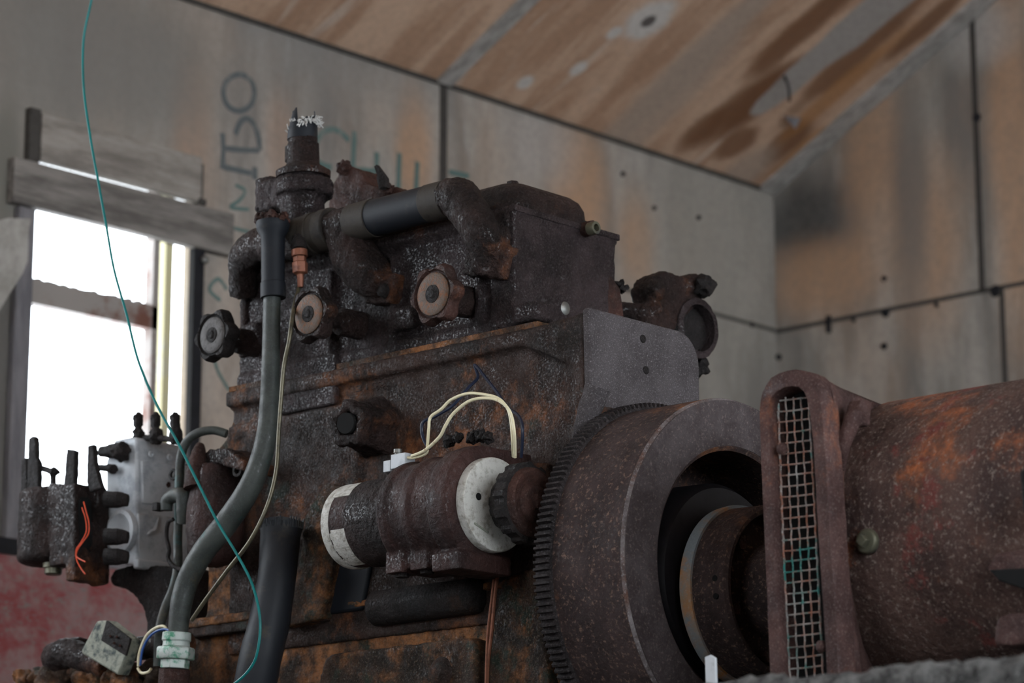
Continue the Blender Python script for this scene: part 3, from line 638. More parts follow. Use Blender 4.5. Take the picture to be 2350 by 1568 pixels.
# ================================================================== STARTER MOTOR
XS = 2.705
sc0 = rx(1128,1160,XS); stz = sc0.z
def SY(px): p = rx(px, 1160 + (1128-px)*.14, XS); return p.y
stm = empty('starter_motor', (XS, SY(980), stz-.1), 'dark cylindrical starter motor with a white end disc, clamped before the flywheel', 'starter motor')
def sl(prof, seg=56, **k): b = B(); b.lathe((XS,0,stz), (0,1,0), [(SY(x), r) for x, r in prof], seg, **k); return b
q = pm(1, sc0)
out('motor_body', sl([(1010,104*q),(860,104*q),(858,100*q),(850,100*q)]), M['oil'], stm, disp=.001, dsz=.03)
out('end_cap', sl([(870,98*q),(862,101*q),(822,99*q),(812,97*q),(800,90*q),(796,60*q)]), M['oilr'], stm, label='end cap with worn red and cream paint')
out('cap_rim', sl([(822,100*q),(818,103*q),(806,101*q),(803,94*q)]), M['white'], stm, label='flaking white rim at the left end')
for (a0,a1,x0,x1) in ((.7,1.6,806,866),(-1.25,-.30,824,866)):
    b = B()
    for i in range(14):
        t = a0+(a1-a0)*i/13; rr = 100.5*q; p = Vector((XS+math.cos(t)*rr*-1, 0, stz+math.sin(t)*rr)); 
        y0 = SY(x1-random.uniform(0,10)); y1 = SY(x0+random.uniform(0,8)); b.obox(Vector((p.x,(y0+y1)/2,p.z)), (0,1,0), (-math.sin(t)*-1,0,math.cos(t)), (math.cos(t)*-1,0,math.sin(t)), (abs(y1-y0)/2,.0045,.0008))
    out('paint_patch', b, M['white'], stm, label='cream flaking paint patch')
b = sl([(1075,128*q),(1030,127*q),(1022,132*q),(1012,132*q),(1004,126*q),(975,124*q),(968,130*q),(955,130*q),(948,122*q),(944,104*q)])
for dx in (965, 1022):
    b.obox(Vector((XS-.030, SY(dx), stz-.068)), (1,0,0), (0,1,0), (0,0,1), (.020,.016,.014))
b.obox(Vector((XS, SY(1010), stz-.068)), (1,0,0), (0,1,0), (0,0,1), (.045,.055,.010))
out('clamp_band', b, M['oilr'], stm, vox=.002, disp=.0008, dsz=.012)
b = sl([(1122,118*q),(1118,140*q),(1095,143*q),(1075,140*q),(1066,126*q)])
b.obox(Vector((XS-.01, SY(1095), stz-.078)), (1,0,0), (0,1,0), (0,0,1), (.05,.026,.012))
b.box((XS+.0, SY(1122), stz+.02), (XS+.085, SY(1070), stz+.08))
out('drive_housing', b, M['oilr'], stm, vox=.0025, disp=.0012, dsz=.012)
for dx, dz in ((965,-.083),(1022,-.083)):
    b = B(); b.hexp((XS-.034, SY(dx), stz+dz-.004), (XS-.034, SY(dx), stz+dz+.02), .010); out('clamp_bolt', b, M['crust'], stm, bevel=.001)
b = sl([(1140,108*q),(1136,110*q),(1122,110*q)]); dd = out('end_disc', b, M['white'], stm, label='round mottled white end disc', bevel=.001)
b = B(); c = rx(1092,1141,XS-.035); c.y = SY(1140); b.lathe(c+Vector((0,.001,0)), (0,-1,0), [(0,.0052),(.0015,.005)], 14); out('screw_hole', b, M['bare'], dd)
b = B(); a = rx(1085,1215,XS-.03); a.y = SY(1140); b.obox(a, (1,0,-.35), (.35,0,1), (0,1,0), (.014,.0012,.0015)); out('disc_rib', b, M['mottle'], dd)
# pinion
pc = rx(1246,1150,XS+.004); py0, py1 = SY(1165), SY(1240)
b = B(); b.lathe((pc.x,0,pc.z), (0,1,0), [(SY(1215),.045),(SY(1213),.051),(SY(1190),.051),(SY(1185),.045),(SY(1160),.034),(SY(1142),.02)], 96, lambda t: 1+(.07 if math.sin(13*t)>0 else -.0))
pn = out('pinion_gear', b, M['crust'], stm, disp=.0015)
b = B(); b.lathe((pc.x,0,pc.z), (0,1,0), [(SY(1213)-.012,.010),(SY(1213)-.012,.021),(SY(1213)-.006,.027),(SY(1213)-.010,.041),(SY(1213)-.006,.046),(SY(1213)+.004,.048)], 44); out('pinion_cap', b, M['redr'], pn, disp=.001)
b = B(); b.lathe((pc.x,0,pc.z), (0,1,0), [(SY(1213)-.020,.006),(SY(1213)-.018,.011),(SY(1213)-.008,.011)], 6); out('pinion_nut', b, M['redr'], pn, bevel=.001)
b = B(); b.lathe((pc.x,0,pc.z), (0,1,0), [(SY(1213),.0475),(SY(1210),.0490),(SY(1205),.0490)], 44); out('orange_rim', b, M['orustl'], pn)
# terminals on top
b = B(); tp = rx(925,1060,XS-.01); b.obox(tp, (1,0,0), (0,1,0), (0,0,1), (.010,.014,.010)); b.obox(rx(897,1072,XS-.01), (1,0,0), (0,1,0), (0,0,1), (.008,.007,.008)); trm = out('terminal_block', b, M['alu'], stm, bevel=.001, label='small pale metal terminal block')
b = B(); p = rx(913,1050,XS-.012); b.hexp(p-Vector((0,0,.01)), p+Vector((0,0,.008)), .0045, 8); b.cyl(p+Vector((0,0,.006)), p+Vector((0,0,.011)), .006, .006, 12); out('terminal_bolt', b, M['steel'], trm)
def lump(pts, r, mat, name, parent, X):
    for i, (x, y) in enumerate(pts): b = B(); b.ball(rx(x, y, X), r*(.8+.4*random.random()), 3, .7, 90); out(name, b, mat, parent)
lump([(1030,1012),(1050,1006),(1085,1005),(1105,1000),(1120,1005)], .008, M['crust'], 'rust_lump', stm, XS+.02)

# ================================================================== FLYWHEEL
FXC, FZC = 2.91, .995
fly = empty('flywheel', (FXC, 2.36, .772), 'large rusty flywheel with toothed ring gear between the engine and the generator', 'flywheel')
R1 = .2335; FB, FF = 2.44, 2.300
b = B(); b.lathe((FXC,0,FZC), (0,1,0), [(FB-.03,R1),(FF+.006,R1-.0005),(FF,R1-.006),(FF,.168),(FF+.004,.163),(FF+.03,.163),(FB-.05,.170),(FB-.035,.165),(FB-.028,.15),(FB-.028,.01),(FB,.01),(FB,R1)], 128, loop=True)
out('flywheel_rim', b, M['fly'], fly, ang=30)
b = B(); b.lathe((FXC,0,FZC), (0,1,0), [(FF-.0008,R1-.004),(FF-.0008,.169),(FF+.001,.169),(FF+.001,R1-.004)], 128, loop=True); out('front_face', b, M['flyface'], fly, label='greyer flat front face of the rim')
b = B(); b.lathe((FXC,0,FZC), (0,1,0), [(FF+.0052,R1-.0008),(FF-.0002,R1-.0058),(FF+.001,R1-.0075),(FF+.008,R1-.001)], 160, loop=True); out('rim_edge_highlight', b, M['worn'], fly, label='pale worn edge of the rim with its highlight painted in')  # rim highlight put into the colour of the worn chamfer
b = B(); NT = 168; SG = NT*6; pat = [0,1,1,1,0,0]
d, u, v = frame((0,1,0)); rings = []
def gr(y, rb, h): return [b.bm.verts.new(Vector((FXC,y,FZC)) + (u*math.cos(2*PI*i/SG)+v*math.sin(2*PI*i/SG))*(rb+h*pat[i%6])) for i in range(SG)]
rings = [gr(FB+.006,R1-.004,0), gr(FB+.006,R1+.003,.0045), gr(FB+.004,R1+.0045,.0055), gr(FB-.018,R1+.0045,.0055), gr(FB-.020,R1+.003,.0045), gr(FB-.021,R1-.002,0)]
b.skin(rings + [rings[0]], caps=False); out('ring_gear', b, M['gear'], fly, ang=25, label='dark toothed ring gear')
# ================================================================== GENERATOR
GX, GZ = 2.905, 1.0
gen = empty('generator', (GX, 1.7, .772), 'rusty red cylindrical generator with a mesh covered slot, right of the flywheel', 'generator')
GR = .183; GY0 = 2.022
b = B(); b.lathe((GX,0,GZ), (0,1,0), [(1.25,GR-.004),(1.26,GR),(GY0-.004,GR),(GY0,GR-.004),(GY0,.14),(GY0-.01,.02)], 96)
out('generator_body', b, M['gen'], gen, disp=.0025, dsz=.05, ang=35)
# neck between frame and body
b = B(); b.lathe((GX,0,GZ), (0,1,0), [(GY0-.006,.150),(GY0-.006,GR-.006),(GY0+.015,GR-.009),(GY0+.05,GR-.014),(GY0+.052,.150)], 96, loop=True); out('end_bell', b, M['frame'], gen)
b = B(); b.lathe((GX,0,GZ), (0,1,0), [(GY0+.03,.02),(GY0+.03,.150),(GY0+.026,.152)], 64); out('end_wall', b, M['crust'], gen)
# drum with orange edge
DZ = GZ - .035
DY = .062
b = B(); b.lathe((GX,DY,DZ), (0,1,0), [(2.168,.108),(2.172,.1125),(2.225,.114),(2.225,.104),(2.172,.101),(2.168,.103)], 80, loop=True)
dr = out('fan_drum', b, M['fly'], gen)
b = B(); b.lathe((GX,DY,DZ), (0,1,0), [(2.222,.1175),(2.228,.1185),(2.240,.117),(2.243,.108),(2.222,.106)], 80, loop=True); out('drum_edge', b, M['orustl'], dr, label='orange and blue-grey rusty drum edge')
b = B(); b.lathe((GX,DY,DZ), (0,1,0), [(2.03,.05),(2.10,.052),(2.12,.06),(2.185,.062),(2.190,.080),(2.195,.104),(2.205,.105),(2.21,.05),(2.22,.05)], 56); out('hub', b, M['fly'], dr)
for k in range(6):
    t = k*PI/3+.35; b = B(); b.hexp((GX+math.cos(t)*.086, DY+2.192, DZ+math.sin(t)*.086), (GX+math.cos(t)*.086, DY+2.176, DZ+math.sin(t)*.086), .0085); out('hub_bolt', b, M['redr'], dr)
b = B(); b.lathe((GX,0,DZ+.02), (0,1,0), [(2.315,.09),(2.32,.125),(2.33,.132),(2.40,.134),(2.405,.05)], 64); out('clutch_cover', b, M['dsteel'], gen)
for q in ((1641,1328),(1643,1369)):
    p = rx(q[0], q[1], GX-.1125); b = B(); b.lathe(p+Vector((.004,0,0)), (-1,0,.05), [(0,.0042),(.005,.0040)], 12); out('drum_hole', b, M['bare'], dr)
# slotted frame and grille
XG = 2.655
def G(px, py, dx=0): return rx(px, py, XG+dx)
outer = [(1742,1000),(1740,930),(1746,895),(1762,868),(1788,852),(1825,846),(1852,852),(1872,868),(1883,895),(1890,940),(1898,1060),(1910,1250),(1924,1440),(1931,1628),(1772,1628),(1765,1568),(1757,1350),(1750,1200)]
inner = [(1765,980),(1764,940),(1770,912),(1792,894),(1815,887),(1838,890),(1852,905),(1857,935),(1866,1060),(1876,1250),(1889,1440),(1899,1628),(1797,1628),(1794,1568),(1783,1350),(1774,1200)]
import itertools
def resample(pts, n):
    P = [Vector((x, y)) for x, y in pts]; P.append(P[0]); L = [0]
    for a, c in zip(P, P[1:]): L.append(L[-1]+(c-a).length)
    o = []
    for k in range(n):
        t = L[-1]*k/n; i = max(j for j in range(len(L)-1) if L[j] <= t+1e-9); f = (t-L[i])/(L[i+1]-L[i]); o.append(P[i].lerp(P[i+1], f))
    return o
oo, ii = resample(outer, 90), resample(inner, 90)
b = B(); rings = []
mid = [o_.lerp(i_, .12) for o_, i_ in zip(oo, ii)]; mi2 = [o_.lerp(i_, .9) for o_, i_ in zip(oo, ii)]
for arr, dx in ((oo,.03),(oo,.004),(mid,0),(mi2,0),(ii,.003),(ii,.03)): rings.append([b.bm.verts.new(G(p.x, p.y, 0)+Vector((dx,0,0))) for p in arr])
b.skin(rings+[rings[0]], caps=False); fr = out('vent_frame', b, M['frame'], gen, disp=.0012, dsz=.02, ang=50)
# shroud wall from frame right edge back to bell
b = B(); e = [(1862,860),(1875,875),(1884,895),(1890,940),(1898,1060),(1910,1250),(1924,1440),(1930,1620)]
bell = []
for (px,py) in e:
    z = G(px,py).z; dz = max(-.98, min(.98, (z-GZ)/(GR-.004))); bell.append(Vector((GX-math.sqrt(1-dz*dz)*(GR-.004), GY0-.002, z)))
fa = [G(x,y)+Vector((.022,0,0)) for x,y in e]
rings = []
for f_, k_ in zip(fa, bell):
    mm = [f_] + [f_.lerp(k_, t_)+Vector((.018,.004,-.006))*math.sin(t_*PI) for t_ in (.2,.4,.6,.8)] + [k_]
    rings.append([b.bm.verts.new(p) for p in mm] + [b.bm.verts.new(p+Vector((.012,.006,0))) for p in mm[::-1]])
b.skin(rings); out('shroud', b, M['frame'], gen, ang=70, disp=.002)
b = B(); b.tube([rx(1965,945,2.70), rx(1940,1010,2.69), rx(1928,1080,2.70)], [.012,.009,.006], 12); b.obox(rx(1972,950,2.71), (1,0,0), (0,1,0), (.2,0,1), (.012,.010,.016)); out('lug', b, M['frame'], gen, vox=.003, disp=.003)
b = B(); b.tube([rx(1945,1400,2.69),rx(1955,1480,2.69),rx(1965,1560,2.70)], [.004,.008,.009], 10); out('weld_bead', b, M['frame'], gen, disp=.003)
# grille
def edge(y, side): 
    xs_ = [(1786,925),(1792,1100),(1800,1300),(1812,1550)] if side == 0 else [(1856,925),(1866,1100),(1876,1300),(1889,1550)]
    for (xa,ya),(xb,yb) in zip(xs_, xs_[1:]):
        if y <= yb: break
    return xa+(xb-xa)*(y-ya)/(yb-ya)
b = B(); NC = 5; gd = .016
for c in range(NC):
    f = c/(NC-1); pts = []
    yt = 912 if c in (1,2,3) else 922
    for k in range(40):
        y = yt+(1570-yt)*k/39; x = edge(y,0)*(1-f)+edge(y,1)*f; pts.append(G(x, y, gd)+Vector((.0009*math.sin(k*PI*.75+c*PI),0,0)))
    b.tube(pts, .0011 if 0 < c < 4 else .0014, 6, 1)
nr = 27
for k in range(nr):
    y = 916+(1556-916)*k/(nr-1); 
    pts = [G(edge(y,0)-3, y+5, gd), G((edge(y,0)+edge(y,1))/2, y+1+random.uniform(-1,1), gd), G(edge(y,1)+2, y-4, gd)]; b.tube(pts, .0011, 6, 3)
out('mesh_grille', b, M['mesh'], gen, label='flaking painted wire mesh in the slot')
for q in ((1794,1030),(1884,1484)):
    b = B(); p = G(*q, .006); b.ball(p, .0075, 2, .25, 90, (.7,1,1)); out('rivet', b, M['frame'], fr)
b = B(); b.prism([G(p.x, p.y)+Vector((.031,0,0)) for p in [o_.lerp(i_, .45) for o_, i_ in zip(oo, ii)]], (.004,0,0)); out('dark_backing', b, M['bare'], gen)  # black sheet added behind the mesh to stand for the unlit interior
for y_ in (1.4, 1.78): b = B(); b.box((GX-.06,y_-.03,.775),(GX+.06,y_+.03,.84)); out('mounting_foot', b, M['frame'], gen, bevel=.003)
# bolt and side details
c = rx(1992,1243,2.722); nv = Vector((-1,0,-.02)).normalized()
b = B(); b.lathe(c-nv*.004, nv, [(0,.0150),(.007,.0152),(.010,.0135)], 36); bo = out('washer', b, M['bolt'], gen, bevel=.001, label='olive brass washer')
b = B(); b.lathe(c+nv*.005, nv, [(0,.0085),(.009,.0082),(.010,.007)], 4); out('bolt_head', b, M['bolt'], bo, bevel=.001)
b = B(); b.prism([rx(x,y,2.70) for x,y in ((2262,1310),(2285,1268),(2420,1250),(2420,1340),(2350,1352),(2290,1335))], (.03,0,0)); sl_ = out('foot_bracket', b, M['frame'], gen, vox=.003, disp=.003)
b = B(); b.prism([rx(x,y,2.698) for x,y in ((2268,1308),(2420,1300),(2420,1360),(2345,1352),(2290,1332))], (.01,0,0)); out('bracket_slot', b, M['bare'], sl_, bevel=.002)
b = B(); b.prism([rx(x,y,2.66) for x,y in ((2285,1418),(2310,1408),(2440,1400),(2440,1470),(2300,1485),(2276,1478))], (.07,0,0)); out('mount_block', b, M['frame'], gen, bevel=.004, vox=.003, disp=.002)
b = B(); b.prism([rx(x,y,2.66) for x,y in ((2338,1080),(2360,1070),(2440,1060),(2440,1170),(2345,1180))], (.07,0,0)); out('terminal_cover', b, M['crust'], gen, bevel=.004)
# small pale strap by the plinth
b = B(); b.prism([rx(x,y,2.60) for x,y in ((1617,1508),(1630,1503),(1641,1510),(1644,1600),(1620,1600))], (.004,0,0)); o = out('perforated_strap', b, M['whitep'], bevel=.001); tagit(o, 'short pale perforated strap standing up below the drum', 'strap')
# ================================================================== PIPES AND HOSES
def ptube(name, pts, mat, label=None, cat=None, parent=None, seg=20, sub=8, wob=0, group=None, disp=0):
    P = [rx(p[0], p[1], p[2]) for p in pts]; R = [pm(p[3], q_) for p, q_ in zip(pts, P)]
    b = B(); b.tube(P, R, seg, sub, wob); o = out(name, b, mat, parent, disp=disp)
    if label and not parent: tagit(o, label, cat, group)
    return o
cp_ = empty('coolant_pipe', rx(408,1500,2.66), 'green grey bent metal pipe running down from a black rubber sleeve to a hex fitting', 'pipe')
ptube('pipe_run', [(625,650,2.715,20),(623,760,2.715,20.5),(620,880,2.712,21.5),(614,980,2.706,23),(600,1050,2.70,25),(570,1125,2.69,27),(520,1200,2.68,28),(468,1265,2.67,27),(432,1330,2.665,26),(415,1390,2.66,25),(408,1460,2.66,22)], M['hose'], parent=cp_, seg=28, disp=.001)
b = B(); P = rx(626,510,2.715); E_ = rx(627,684,2.715); L = (E_-P).length; k = pm(1, P)
b.lathe(P, E_-P, [(0,38*k),(.004,39*k),(.012,37*k),(.022,28*k),(L*.4,27*k),(L*.8,27*k),(L*.81,29*k),(L,29*k),(L,22*k)], 36); sv = out('rubber_sleeve', b, M['rubber'], cp_, label='black rubber sleeve with flared torn top')
b = B(); 
for i in range(60):
    t = random.uniform(0, 2*PI); r = random.uniform(.3,1)*38*k; b.ball(P + Vector((math.cos(t)*r, math.sin(t)*r, random.uniform(0,.010))), random.uniform(.003,.006), 2, .9, 200)
out('rust_crust', b, M['redr'], sv, label='ragged brown rust crust on top')
b = B(); p0, p1 = rx(401,1535,2.66), rx(406,1452,2.66); d = (p1-p0); L = d.length; k = pm(1, p0)
b.lathe(p0, d, [(0,34*k),(L*.25,34*k)], 6); b.lathe(p0, d, [(L*.25,43*k),(L*.28,45*k),(L*.55,45*k),(L*.60,41*k)], 6); b.lathe(p0, d, [(L*.6,32*k),(L*.75,31*k),(L*.77,34*k),(L,33*k)], 24)
hf = out('hex_fitting', b, M['patina'], cp_, bevel=.001, label='white and green patina hex fitting')
b = B(); b.cyl(rx(395,1620,2.66), rx(401,1537,2.66), pm(36,p0)); out('pipe_stub', b, M['redr'], cp_)
# copper nut and thin pipe
tb = empty('fuel_line', rx(690,600,2.735), 'thin brass fuel line dropping from a copper nut and crossing behind the teal wire', 'pipe')
ptube('line', [(690,640,2.735,5),(684,668,2.733,5),(672,720,2.70,5),(664,780,2.69,5),(652,840,2.69,5),(645,920,2.69,5),(640,990,2.69,5),(634,1080,2.685,5),(614,1160,2.675,5),(575,1240,2.665,5),(520,1312,2.66,5),(470,1380,2.66,5),(440,1424,2.66,5)], M['brass'], parent=tb, seg=10)
b = B(); k = pm(1, rx(688,600,2.735)); c0_, c1_ = rx(687,574,2.735), rx(690,660,2.735); d = c1_-c0_; L = d.length
b.lathe(c0_, d, [(0,19*k),(L*.18,19*k)], 12); b.lathe(c0_, d, [(L*.19,16*k),(L*.33,16*k)], 6); b.lathe(c0_, d, [(L*.34,19*k),(L*.62,18*k),(L*.64,12*k),(L*.66,9*k),(L,7*k)], 6)
out('copper_nut', b, M['copper'], tb, bevel=.0008)
b = B(); b.cyl(rx(687,545,2.74), rx(687,574,2.735), 17*k); b.tube([rx(687,560,2.735), rx(687,550,2.77)], .012); out('union', b, M['crust'], tb)
# big black hose
bh = empty('radiator_hose', rx(590,1560,2.70), 'thick dark rubber hose rising to a frayed open end beside the engine', 'hose')
ptube('hose_wall', [(646,1204,2.74,49),(643,1240,2.735,46),(636,1320,2.72,44),(620,1420,2.71,47),(600,1500,2.70,49),(580,1600,2.70,50)], M['bhose'], parent=bh, seg=32, disp=.002)
b = B(); c = rx(646,1206,2.74); k = pm(1, c)
for i in range(60):
    t = 2*PI*i/60; p = c + Vector((math.cos(t), math.sin(t), 0))*48*k; b.tube([p-Vector((0,0,.006)), p+Vector((random.uniform(-.003,.003), random.uniform(-.003,.003), random.uniform(.002,.010)))], .0012, 5, 1)
b.lathe(c-Vector((0,0,.004)), (0,0,1), [(0,49*k),(.008,50*k),(.008,38*k),(0,38*k)], 36, loop=True); out('frayed_end', b, M['bhose'], bh)
# ================================================================== WIRES
def wire(name, pts, mat, rpx, label, cat='wire', group=None, parent=None):
    return ptube(name, [(x, y, X, rpx) for x, y, X in pts], mat, label, cat, parent, seg=8, sub=8, group=group)
topw = cp(212,-60)
P = [(214,-40,2.62),(210,0,2.62),(192,90,2.62),(192,200,2.62),(208,320,2.62),(226,420,2.62),(245,525,2.62),(262,620,2.62),(290,720,2.62),(318,830,2.62),(360,930,2.62),(410,1020,2.62),(455,1110,2.62),(500,1200,2.62),(545,1275,2.62),(580,1345,2.62),(597,1425,2.62),(590,1500,2.62),(570,1540,2.62),(535,1572,2.62),(490,1600,2.64)]
pts = [rx(*p) for p in P]; up0 = pts[0]; 
up1 = rx(222,-160,2.62); topc = Vector((up1.x, up1.y, CZ+SL*(YW-up1.y))); b = B(); b.tube([topc, up1] + pts, pm(2.9, up0), 8, 8); o = out('teal_wire', b, M['teal']); tagit(o, 'long thin teal wire hanging from the ceiling past the window to the hoses', 'wire')
wire('cream_wire', [(935,1051,2.69),(955,1050,2.69),(978,1040,2.69),(981,1020,2.685),(984,985,2.68),(988,958,2.68),(1012,940,2.68),(1035,918,2.68),(1070,904,2.68),(1100,904,2.68),(1140,913,2.68),(1163,935,2.68),(1172,965,2.68),(1176,1010,2.68),(1178,1048,2.70)], M['cream'], 3.6, 'upper cream wire arching over the starter motor from its terminal', 'wire')
wire('cream_wire', [(945,1047,2.688),(975,1034,2.685),(1008,1004,2.68),(1022,978,2.675),(1040,950,2.675),(1075,922,2.675),(1110,914,2.675),(1145,920,2.675),(1170,945,2.675),(1180,990,2.675),(1182,1050,2.695)], M['cream'], 3.9, 'lower cream wire arching below its twin over the starter motor', 'wire')
wire('blue_wire', [(986,1030,2.70),(975,1015,2.70),(968,990,2.70),(972,968,2.70),(1000,955,2.71),(1040,930,2.72),(1075,890,2.74),(1096,868,2.76),(1093,850,2.772),(1089,838,2.776),(1098,846,2.772),(1115,868,2.76),(1140,900,2.74),(1165,935,2.72),(1190,955,2.71),(1199,985,2.70),(1196,1050,2.71)], M['blue'], 3.8, 'dark blue wire looping up the engine side behind the cream wires')
wire('cream_wire', [(318,1530,2.70),(320,1500,2.70),(335,1462,2.70),(355,1443,2.70),(375,1438,2.70),(384,1450,2.70),(386,1475,2.69)], M['cream'], 3.6, 'short cream wire curling beside the tilted mottled box', 'wire')
wire('blue_wire', [(322,1528,2.698),(328,1490,2.698),(345,1460,2.698),(368,1446,2.698),(388,1448,2.698),(392,1470,2.69)], M['royal'], 2.8, 'short bright blue wire under the curl of the cream wire')
wire('cream_wire', [(316,1534,2.69),(325,1545,2.69),(340,1543,2.69),(347,1535,2.69)], M['cream'], 3.4, 'tiny cream wire end sticking out below the mottled box')
wire('copper_strap', [(1142,1318,2.765),(1135,1370,2.765),(1128,1450,2.765),(1120,1520,2.765),(1116,1600,2.765)], M['copper'], 5, 'thin copper tube running down from under the starter motor', 'tube')
wire('copper_strap', [(1133,1330,2.762),(1125,1400,2.762),(1118,1470,2.762),(1114,1600,2.762)], M['copper'], 3, 'thinner copper strand left of the copper tube under the starter motor', 'tube')
# ================================================================== LEFT ACCESSORIES
XA = 2.79
pump = empty('fuel_pump', rx(340,1300,XA), 'pale grey aluminium pump housing with three black terminals on top', 'pump')
def pr(pts, X, t, name, mat, parent, **k): b = B(); b.prism([rx(x, y, X) for x, y in pts], (t,0,0)); return out(name, b, mat, parent, **k)
YP = rx(314,1150,XA).y
pr([(262,1010),(300,1003),(313,1004),(314,1300),(256,1290),(243,1240),(243,1060)], XA, .105, 'housing', M['alu'], pump, bevel=.004)
def PY(x, y, o=0): return ry(x, y, YP-o)
def prY(pts, o, t, name, mat, parent, **k): b = B(); b.prism([PY(x, y, o) for x, y in pts], (0,t,0)); return out(name, b, mat, parent, **k)
prY([(326,1057),(404,1066),(406,1162),(328,1156)], .003, .006, 'raised_panel', M['alu'], pump, bevel=.002)
prY([(318,1282),(432,1296),(434,1318),(318,1304)], .010, .014, 'lower_flange', M['alu'], pump, bevel=.003)
prY([(318,1178),(408,1188),(402,1205),(392,1240),(394,1290),(318,1284)], .004, .006, 'raised_panel', M['alu'], pump, bevel=.002)
for q in ((346,1043,.0045),(389,1050,.0045)):
    b = B(); b.lathe(PY(q[0],q[1]), (0,-1,0), [(0,q[2]*1.3),(.003,q[2]),(.003,q[2]*.6),(.001,q[2]*.5)], 14); out('rivet', b, M['alu'], pump)
b = B(); b.ball(PY(384,1113), .0055, 2, .3); out('rusty_screw', b, M['redr'], pump)
for i, (x, y) in enumerate(((262,1235),(275,1150))):
    pass
b = B(); b.lathe(rx(282,1222,XA), (-1,0,0), [(0,.036),(.008,.034),(.010,.028),(.004,.020)], 32); out('round_boss', b, M['alu'], pump)
b = B(); b.tube([PY(338,1228,.006), PY(346,1220,.007), PY(356,1215,.007), PY(364,1188,.006)], [.0015,.003,.003,.001], 8); out('casting_mark', b, M['alu'], pump)
b = B()
for x, y in ((317,985),(357,985),(402,988)):
    b = B(); b.tube([rx(x,1020,XA+.02), rx(x+2,1000,XA+.02), rx(x,978,XA+.02)], [.008,.0105,.006], 10, 4, .5); b.hexp(rx(x,978,XA+.02), rx(x-1,953,XA+.02), .0085); b.cyl(rx(x,955,XA+.02), rx(x,945,XA+.02), .004); b.ball(rx(x+2,1000,XA+.02), .0115, 2, .8, 100); out('terminal_stud', b, M['crust'], pump, vox=.0018, disp=.003, dsz=.006, label='black corroded terminal stud')
b = B(); b.tube([rx(312,1004,XA+.025), rx(360,1006,XA+.02), rx(404,1010,XA+.02)], .005, 8, 4, .5); out('terminal_bar', b, M['crust'], pump, vox=.002, disp=.004)
b = B(); b.tube([rx(232,1037,XA-.01), rx(255,1036,XA-.01), rx(285,1032,XA-.01)], [.011,.012,.013], 12, 4, .5); b.ball(rx(278,1038,XA-.01), .014, 3, .6, 60); out('terminal_stud', b, M['crust'], pump, vox=.002, disp=.004, dsz=.01, label='black crusted stud beside the relay box')
b = B(); b.tube([rx(222,1074,XA-.01), rx(245,1074,XA-.01), rx(262,1078,XA-.01)], [.005,.006,.009], 10); out('terminal_stud', b, M['crust'], pump, vox=.002, disp=.003, label='small black stud')
# rusty relay box
XB2 = 2.72
rb_ = empty('relay_box', rx(150,1345,XB2), 'dark rusted relay box with upright prongs and red wires, left of the grey pump', 'relay box')
b = B(); c = rx(112,1200,XB2+.03); k = pm(1, c)
b.lathe(rx(112,1296,XB2+.035), (0,0,1), [(0,60*k),(.004,70*k),(.012,74*k),(.112,72*k),(.117,66*k)], 40)
YR = rx(172,1200,XB2).y
b.prism([rx(x,y,XB2) for x,y in ((112,1108),(158,1112),(158,1294),(112,1300))], (.05,0,0))
b.prism([rx(x,y,XB2-.002) for x,y in ((158,1112),(172,1108),(172,1330),(150,1335),(148,1300),(158,1290))], (.062,0,0))
b.prism([ry(x,y,YR-.004) for x,y in ((224,1102),(236,1108),(252,1134),(253,1340),(226,1345))], (0,.02,0))
out('box_body', b, M['oil'], rb_, vox=.0025, disp=.003, dsz=.012)
b = B(); b.prism([ry(x,y,YR-.0045) for x,y in ((182,1150),(188,1142),(202,1142),(210,1152),(212,1240),(205,1285),(190,1288),(182,1280))], (0,.006,0)); out('slot', b, M['bare'], rb_)
for i, pts_ in enumerate((((60,1140),(64,1005),(74,1001),(80,1004),(82,1050),(88,1060),(86,1140)), ((144,1130),(152,1030),(172,1034),(168,1130)), ((198,1105),(200,1022),(213,1020),(217,1070),(232,1120),(205,1130)), ((46,1140),(48,1055),(60,1050),(62,1140)))):
    b = B(); b.prism([rx(x,y,XB2+.01) for x,y in pts_], (.010,0,0)); out('prong', b, M['crust'], rb_, vox=.0018, disp=.0022, dsz=.008)
b = B(); b.tube([rx(88,1072,XB2+.02), rx(118,1083,XB2+.02)], .005, 10); b.ball(rx(125,1082,XB2+.02), .008, 2, .5); b.cyl(rx(122,1115,XB2+.02), rx(122,1080,XB2+.02), .005); out('pin', b, M['crust'], rb_, vox=.0018, disp=.002)
b = B(); b.lathe(rx(122,1320,XB2+.02), (0,0,1), [(0,.011),(.002,.0135),(.010,.0135),(.011,.017),(.018,.017)], 20); out('drain_plug', b, M['bolt'], rb_)
for x, y in ((250,1147),(250,1232),(250,1278)):
    b = B(); b.tube([rx(x-8,y,XB2+.01), rx(x+20,y,XB2+.02), rx(x+44,y+2,XB2+.03)], [.013,.0125,.009], 14); out('stub_pin', b, M['crust'], rb_, disp=.003)
for j, pts_ in enumerate(([(192,1152),(198,1175),(204,1200),(203,1225),(190,1245),(178,1262),(176,1278),(196,1290)], [(188,1165),(196,1190),(198,1220),(186,1245),(175,1262),(176,1285),(186,1305),(196,1318)])):
    wire('red_wire', [(x,y,XB2-.004) for x, y in pts_], M['red'], 1.4, None, None, parent=rb_)
# curved support bracket
o = pr([(248,1326),(262,1306),(300,1296),(432,1302),(440,1470),(334,1470),(334,1430),(326,1396),(308,1368),(282,1350),(256,1345)], 2.81, .06, 'support_bracket', M['crust'], None, bevel=.004, vox=.0035, disp=.004)
tagit(o, 'dark arched support bracket under the grey pump', 'bracket')
